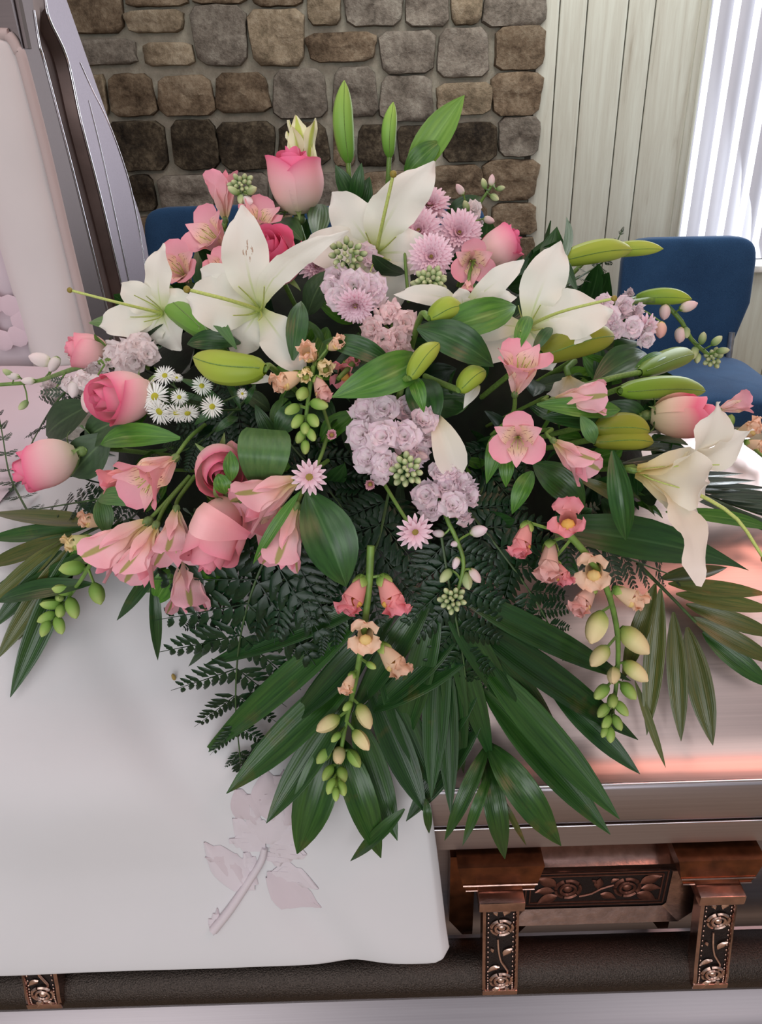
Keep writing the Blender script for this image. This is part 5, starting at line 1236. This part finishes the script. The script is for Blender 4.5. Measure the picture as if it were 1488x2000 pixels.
stock('pale stock spike pointing left across the raised lid lining', [(270, 690, -.01), (205, 706, .02), (140, 722, .025), (70, 745, .02), (-10, 752, .02)],
      [(215, 700, 56, .02), (185, 720, 50, .02), (150, 700, 44, .01), (165, 745, 46), (140, 755, 44), (100, 760, 46, .015), (190, 755, 46)],
      [(78, 702, 42, (-.7, .2), 'stock_white'), (105, 712, 36, (-.3, -.5), 'stock_white'), (25, 735, 24, (-1, .1)), (55, 744, 26, (-1, 0)), (45, 792, 24, (-.6, -.6), 'green_bud'), (105, 775, 34, (-.2, -.9)), (145, 760, 38, (-.2, -.9)), (172, 785, 46, (-.1, -.9), 'stock_pink'), (15, 728, 22, (-.8, .5), 'green_bud')], 'stock_white', .0034, seed=7)
stock('blush stock cluster above the left rose', [(290, 720, -.02), (270, 700, .01), (240, 680, .02)],
      [(225, 690, 52), (250, 680, 58), (275, 672, 54), (262, 705, 56), (240, 712, 46), (290, 690, 48)], [(215, 672, 22, (-.6, .5))], 'stock_white', seed=8)
stock('lilac stock spike at right whose green tip curves down over the chair', [(1150, 630, -.02), (1200, 600, .01), (1280, 586, .02), (1325, 620, .025), (1352, 665, .025), (1392, 700, .02)],
      [(1165, 640, 50), (1190, 620, 52), (1220, 600, 48), (1200, 645, 46, .02), (1235, 640, 46), (1180, 590, 40), (1245, 610, 44), (1265, 640, 40), (1225, 580, 40), (1262, 665, 36)],
      [(1298, 610, 34, (-.1, -1), 'stock_pink'), (1345, 598, 34, (.9, .3), 'stock_pink'), (1290, 645, 36, (-.1, -1), 'snap_dusky'), (1328, 655, 34, (-.1, -1), 'stock_pink'), (1340, 650, 24, (.1, -1), 'green_bud'), (1372, 660, 24, (.2, .9), 'green_bud'), (1400, 665, 24, (.7, .6), 'green_bud'), (1412, 685, 24, (.9, .1), 'green_bud'), (1355, 690, 28, (-.2, -.9), 'green_bud'), (1362, 700, 22, (-.1, -1), 'green_bud')], 'stock', .0036, seed=9, tip_buds=9, tip_px=(1393, 700, .02), tip_r=17, bud_size=22)
stock('blush white stock sprig at the top right of the chrysanthemums', [(905, 470, -.02), (925, 420, .0), (945, 385, .0), (966, 356, .0)],
      [(915, 425, 46, .01), (930, 440, 44, .01), (905, 445, 40, .01), (925, 405, 36, .01)], [(960, 352, 22, (.1, 1), 'stock_pink'), (978, 368, 18, (.8, .2), 'green_bud'), (945, 358, 20, (-.3, 1), 'green_bud'), (966, 386, 22, (.5, -.3), 'green_bud'), (910, 402, 22, (-.3, .9), 'green_bud'), (898, 370, 24, (-.5, .7), 'stock_pink'), (955, 430, 24, (.7, -.2), 'stock_pink')], 'stock_white', seed=10)
stock('knot of green stock buds under the lowest lilac chrysanthemum', [(850, 600, -.02), (845, 570, .02), (840, 550, .03)], [], [(812, 555, 26, (-.8, .2), 'green_bud'), (826, 545, 24, (-.5, .5), 'green_bud'), (862, 545, 24, (.7, .4), 'green_bud'), (830, 575, 22, (-.4, -.7), 'stock_pink')], 'stock', seed=11, tip_buds=18, tip_px=(840, 550, .04), tip_r=28, bud_size=26)
stock('knot of green stock buds above the pointed pink alstroemeria', [(478, 440, -.01), (474, 400, .0), (472, 370, .0)], [], [(455, 372, 24, (-.6, .4), 'green_bud'), (492, 372, 24, (.6, .4), 'green_bud'), (484, 392, 28, (.5, -.2), 'stock_white'), (470, 390, 24, (0, -.5), 'green_bud')], 'stock', seed=12, tip_buds=12, tip_px=(472, 362, .01), tip_r=22, bud_size=22)
stock('small white stock buds behind the upper left lily', [(270, 610, -.01), (256, 580, .0)], [], [(248, 566, 22, (-.5, .8), 'stock_white'), (262, 562, 22, (.3, .9), 'stock_white'), (242, 584, 22, (-.8, .2), 'stock_white'), (264, 578, 20, (.4, .3), 'stock_white'), (252, 592, 18, (-.3, -.2), 'green_bud')], 'stock_white', seed=13)

# ------------------------------------------------------------------ snapdragons
snapdragon('snapdragon spike hanging at the centre over the palm, pink to green', [(724, 1066, .05), (720, 1150, .05), (708, 1250, .045), (692, 1340, .04), (672, 1430, .035), (657, 1530, .035)], [
    (690, 1165, 88, (-.45, -.9, .25), 'c', 'snap_pink'), (764, 1165, 92, (.4, -.85, .3), 'c', 'snap_pink'), (714, 1238, 76, (-.05, -.35, .95), 'o', 'snap_peach'), (768, 1290, 82, (.6, -.75, .3), 'c', 'snap_peach'), (680, 1336, 50, (-.4, -.85, .35), 'c', 'snap_peach'),
    (640, 1414, 52, (-.8, -.5, .35), 'b', 'snap_bud'), (712, 1400, 52, (.4, -.85, .3), 'b', 'snap_bud'), (706, 1446, 48, (.55, -.75, .4), 'b', 'snap_bud'), (632, 1476, 40, (-.6, -.7, .4), 'b', 'snap_green'), (662, 1476, 44, (-.05, -.6, .8), 'b', 'snap_bud'), (692, 1482, 40, (.5, -.75, .4), 'b', 'snap_green'), (640, 1510, 34, (-.5, -.8, .4), 'b', 'snap_green'), (668, 1514, 36, (.15, -.7, .6), 'b', 'snap_green'), (646, 1536, 32, (-.35, -.9, .4), 'b', 'snap_green'), (668, 1540, 30, (.3, -.9, .4), 'b', 'snap_green'), (656, 1552, 26, (0, -1, .4), 'b', 'snap_green'), (678, 1380, 26, (-.5, -.5, .5), 'b', 'snap_green'), (656, 1440, 26, (-.6, -.6, .4), 'b', 'snap_green'), (725, 1300, 24, (.6, -.4, .4), 'b', 'snap_green')])
snapdragon('snapdragon spike hanging at right, coral at the top and cream buds below', [(1112, 1045, .05), (1150, 1090, .05), (1185, 1150, .05), (1206, 1240, .045), (1204, 1330, .04), (1192, 1420, .035)], [
    (1110, 1016, 84, (-.1, .25, .9), 'o', 'snap_pink'), (1020, 1056, 80, (-.3, -.9, .3), 'c', 'snap_pink'), (1072, 1098, 92, (-.1, -.85, .45), 'c', 'snap_dusky'), (1096, 1120, 60, (.5, -.8, .3), 'c', 'snap_pink'), (1160, 1112, 82, (-.1, -.3, .95), 'o', 'snap_peach'), (1140, 1172, 78, (-.5, -.75, .4), 'c', 'snap_dusky'), (1232, 1166, 72, (.85, -.4, .3), 'c', 'snap_peach'), (1164, 1226, 68, (-.3, -.9, .3), 'b', 'snap_bud'), (1240, 1252, 70, (.7, -.65, .3), 'b', 'snap_bud'), (1170, 1282, 54, (-.6, -.7, .35), 'b', 'snap_bud'), (1242, 1312, 56, (.75, -.6, .3), 'b', 'snap_bud'), (1198, 1320, 44, (-.1, -.6, .8), 'b', 'snap_bud'), (1174, 1352, 42, (-.6, -.6, .5), 'b', 'snap_green'), (1228, 1350, 40, (.6, -.7, .4), 'b', 'snap_green'), (1196, 1370, 36, (0, -.6, .8), 'b', 'snap_green'), (1178, 1388, 36, (-.6, -.7, .4), 'b', 'snap_green'), (1214, 1384, 36, (.6, -.7, .4), 'b', 'snap_green'), (1184, 1412, 32, (-.4, -.8, .4), 'b', 'snap_green'), (1206, 1412, 32, (.4, -.8, .4), 'b', 'snap_green'), (1192, 1436, 30, (0, -1, .4), 'b', 'snap_green'), (1180, 1430, 24, (-.4, -.9, .4), 'b', 'snap_green')])
snapdragon('peach snapdragon spike at centre left, green tip pointing down', [(612, 716, .045), (604, 765, .045), (596, 830, .045), (594, 880, .045)], [
    (604, 690, 70, (-.3, .2, .9), 'c', 'snap_peach'), (632, 716, 60, (.3, -.2, .9), 'c', 'snap_bud'), (560, 742, 72, (-.85, -.3, .4), 'c', 'snap_peach'), (628, 760, 64, (.35, -.8, .4), 'c', 'snap_dusky'), (590, 770, 40, (-.3, -.5, .8), 'b', 'snap_green'), (570, 800, 36, (-.7, -.4, .5), 'b', 'snap_green'), (624, 790, 40, (.8, -.2, .4), 'b', 'snap_green'), (612, 822, 36, (.5, -.6, .5), 'b', 'snap_green'), (580, 824, 36, (-.5, -.6, .5), 'b', 'snap_green'), (596, 838, 34, (0, -.6, .8), 'b', 'snap_green'), (608, 850, 32, (.4, -.7, .5), 'b', 'snap_green'), (586, 854, 32, (-.4, -.7, .5), 'b', 'snap_green'), (596, 874, 32, (0, -.9, .5), 'b', 'snap_green'), (655, 672, 50, (.5, .3, .7), 'c', 'snap_peach'), (598, 730, 50, (-.1, -.4, .9), 'c', 'snap_bud')], .0024)
snapdragon('coral snapdragon florets peeping right of the peach spike', [(700, 700, -.01), (680, 720, .01), (660, 740, .02)], [(672, 726, 62, (-.2, -.5, .8), 'o', 'snap_pink'), (686, 706, 44, (.5, .2, .6), 'c', 'snap_pink')])
snapdragon('snapdragon spike at lower left with cream florets and green buds', [(226, 1034, .045), (190, 1080, .045), (160, 1130, .04), (125, 1180, .035), (100, 1220, .035)], [
    (178, 1016, 56, (-.8, .1, .4), 'c', 'snap_peach'), (150, 1058, 60, (-.9, -.2, .3), 'c', 'snap_bud'), (140, 1110, 48, (-.95, -.1, .2), 'b', 'snap_green'), (190, 1160, 46, (.3, -.9, .3), 'b', 'snap_green'), (122, 1152, 40, (-.8, .1, .4), 'b', 'snap_green'), (98, 1180, 38, (-.9, .0, .4), 'b', 'snap_green'), (142, 1188, 46, (.3, -.9, .4), 'b', 'snap_green'), (90, 1206, 36, (-.8, -.4, .4), 'b', 'snap_green'), (118, 1194, 34, (-.1, -.6, .7), 'b', 'snap_green'), (116, 1222, 38, (.3, -.9, .4), 'b', 'snap_green'), (88, 1228, 34, (-.4, -.9, .4), 'b', 'snap_green'), (116, 1168, 30, (.0, .0, 1), 'b', 'snap_green')], .0026)
snapdragon('peach snapdragon lying on the lid at the far right frame edge', [(1390, 810, .01), (1440, 850, .01), (1500, 900, .01)], [(1462, 838, 60, (.6, .3, .5), 'c', 'snap_peach'), (1480, 870, 50, (.7, -.2, .5), 'c', 'snap_peach'), (1425, 822, 30, (.2, .6, .5), 'b', 'snap_green'), (1440, 852, 26, (-.2, -.4, .6), 'b', 'snap_green')])

# ------------------------------------------------------------------ chrysanthemums and asters
mum('lilac chrysanthemum at the top of the cluster', (838, 402), 44, (.05, .55, .8), d=.0)
mum('lilac chrysanthemum at the left of the cluster, below the topmost', (818, 452), 48, (-.1, .3, .95), d=.02)
mum('lilac chrysanthemum at the right of the cluster', (896, 456), 48, (.15, .25, .95), d=.02)
mum('small dusky chrysanthemum half open at the left of the cluster', (790, 482), 32, (-.4, .1, .9), 'mum_dusk', d=.015, stem_px=[(792, 520, .005), (798, 590, -.02)])
mum('lilac chrysanthemum at the bottom of the cluster', (842, 502), 46, (0, .15, .98), d=.03)
mum('lilac chrysanthemum seen from the side under the top centre stock', (694, 596), 40, (-.05, -.55, .8), 'mum', d=.05)
mum('small chrysanthemum with spaced petals above the glossy dark leaf', (604, 932), 36, (0, .05, 1), 'mum', MUM2, .075, eye_k=1.7, stem_px=[(625, 895, .05), (640, 850, .02)])
mum('nodding lilac chrysanthemum below the round stock cluster', (810, 1038), 38, (.2, -.3, .9), 'mum', MUM2, .055, eye_k=1.1, stem_px=[(790, 1010, .045), (750, 945, .02)])
mum('tiny closed chrysanthemum left of the round stock cluster', (648, 850), 20, (0, .1, 1), 'mum_dusk', MUM3, .05, stem_px=[(640, 825, .03), (632, 800, .01)])
mum('tiny closed chrysanthemum tucked under the round stock cluster', (724, 944), 20, (-.1, -.2, .95), 'mum_dusk', MUM3, .04)
mum('dusky lilac chrysanthemum hidden right of the hot pink rose', (618, 520), 38, (.2, .3, .8), 'mum', d=.0)
mum('lilac chrysanthemum at right near the curved stock tip', (1258, 640), 30, (.5, -.2, .8), 'mum', MUM2, .02)

asp = Thing('aster_sprig', 'sprig of small white daisy-like asters with yellow eyes at left', 'aster', Matrix.Translation(Pd(400, 830, .0)))
asp.world('stem', tube([Pd(470, 800, -.01), Pd(420, 800, .02), Pd(370, 790, .03), Pd(320, 780, .035)], .0012, .0008, 5, 10), 'stem_dark')
for i, (px, py, r, ax) in enumerate([(322, 734, 21, (-.2, .4, .9)), (303, 775, 30, (-.35, .2, .9)), (312, 803, 28, (-.5, -.4, .8)), (350, 776, 17, (0, .2, 1)), (394, 754, 20, (.1, .3, .95)), (345, 806, 26, (-.1, -.75, .6)), (366, 806, 24, (.2, -.75, .6)), (414, 794, 23, (.25, -.1, .95)), (473, 769, 11, (.3, .1, .9)), (300, 744, 10, (-.6, .6, .5)), (345, 738, 12, (.1, .6, .7))]):
    p = Pd(px, py, .055); B = (EYE-p).normalized(); s = r*depth(p)/FPX; z = (CR*ax[0]+CU*ax[1]+B*ax[2]).normalized()
    h = asp.add('flower_head', ASTER, 'aster', asp.i @ orient(p, z, s, i)); asp.add('eye', DOME, 'aster_eye', Matrix.Diagonal((1.15, 1.15, 1, 1)), h)
    asp.world('pedicel', tube([p-z*s*.05, p-z*.012, Pd(400, 800, .02)], .0007, .0008, 5, 6), 'stem_dark')
for a, b_, w in (((440, 790), (350, 740), 16), ((470, 800), (440, 740), 14), ((430, 800), (380, 830), 18), ((420, 790), (290, 760), 14), ((480, 790), (500, 750), 14), ((350, 800), (380, 770), 12), ((465, 815), (420, 845), 18), ((400, 775), (372, 742), 14)):
    leaf_on(asp, a, b_, w, 'leaf_dark', .02, .03, .008)
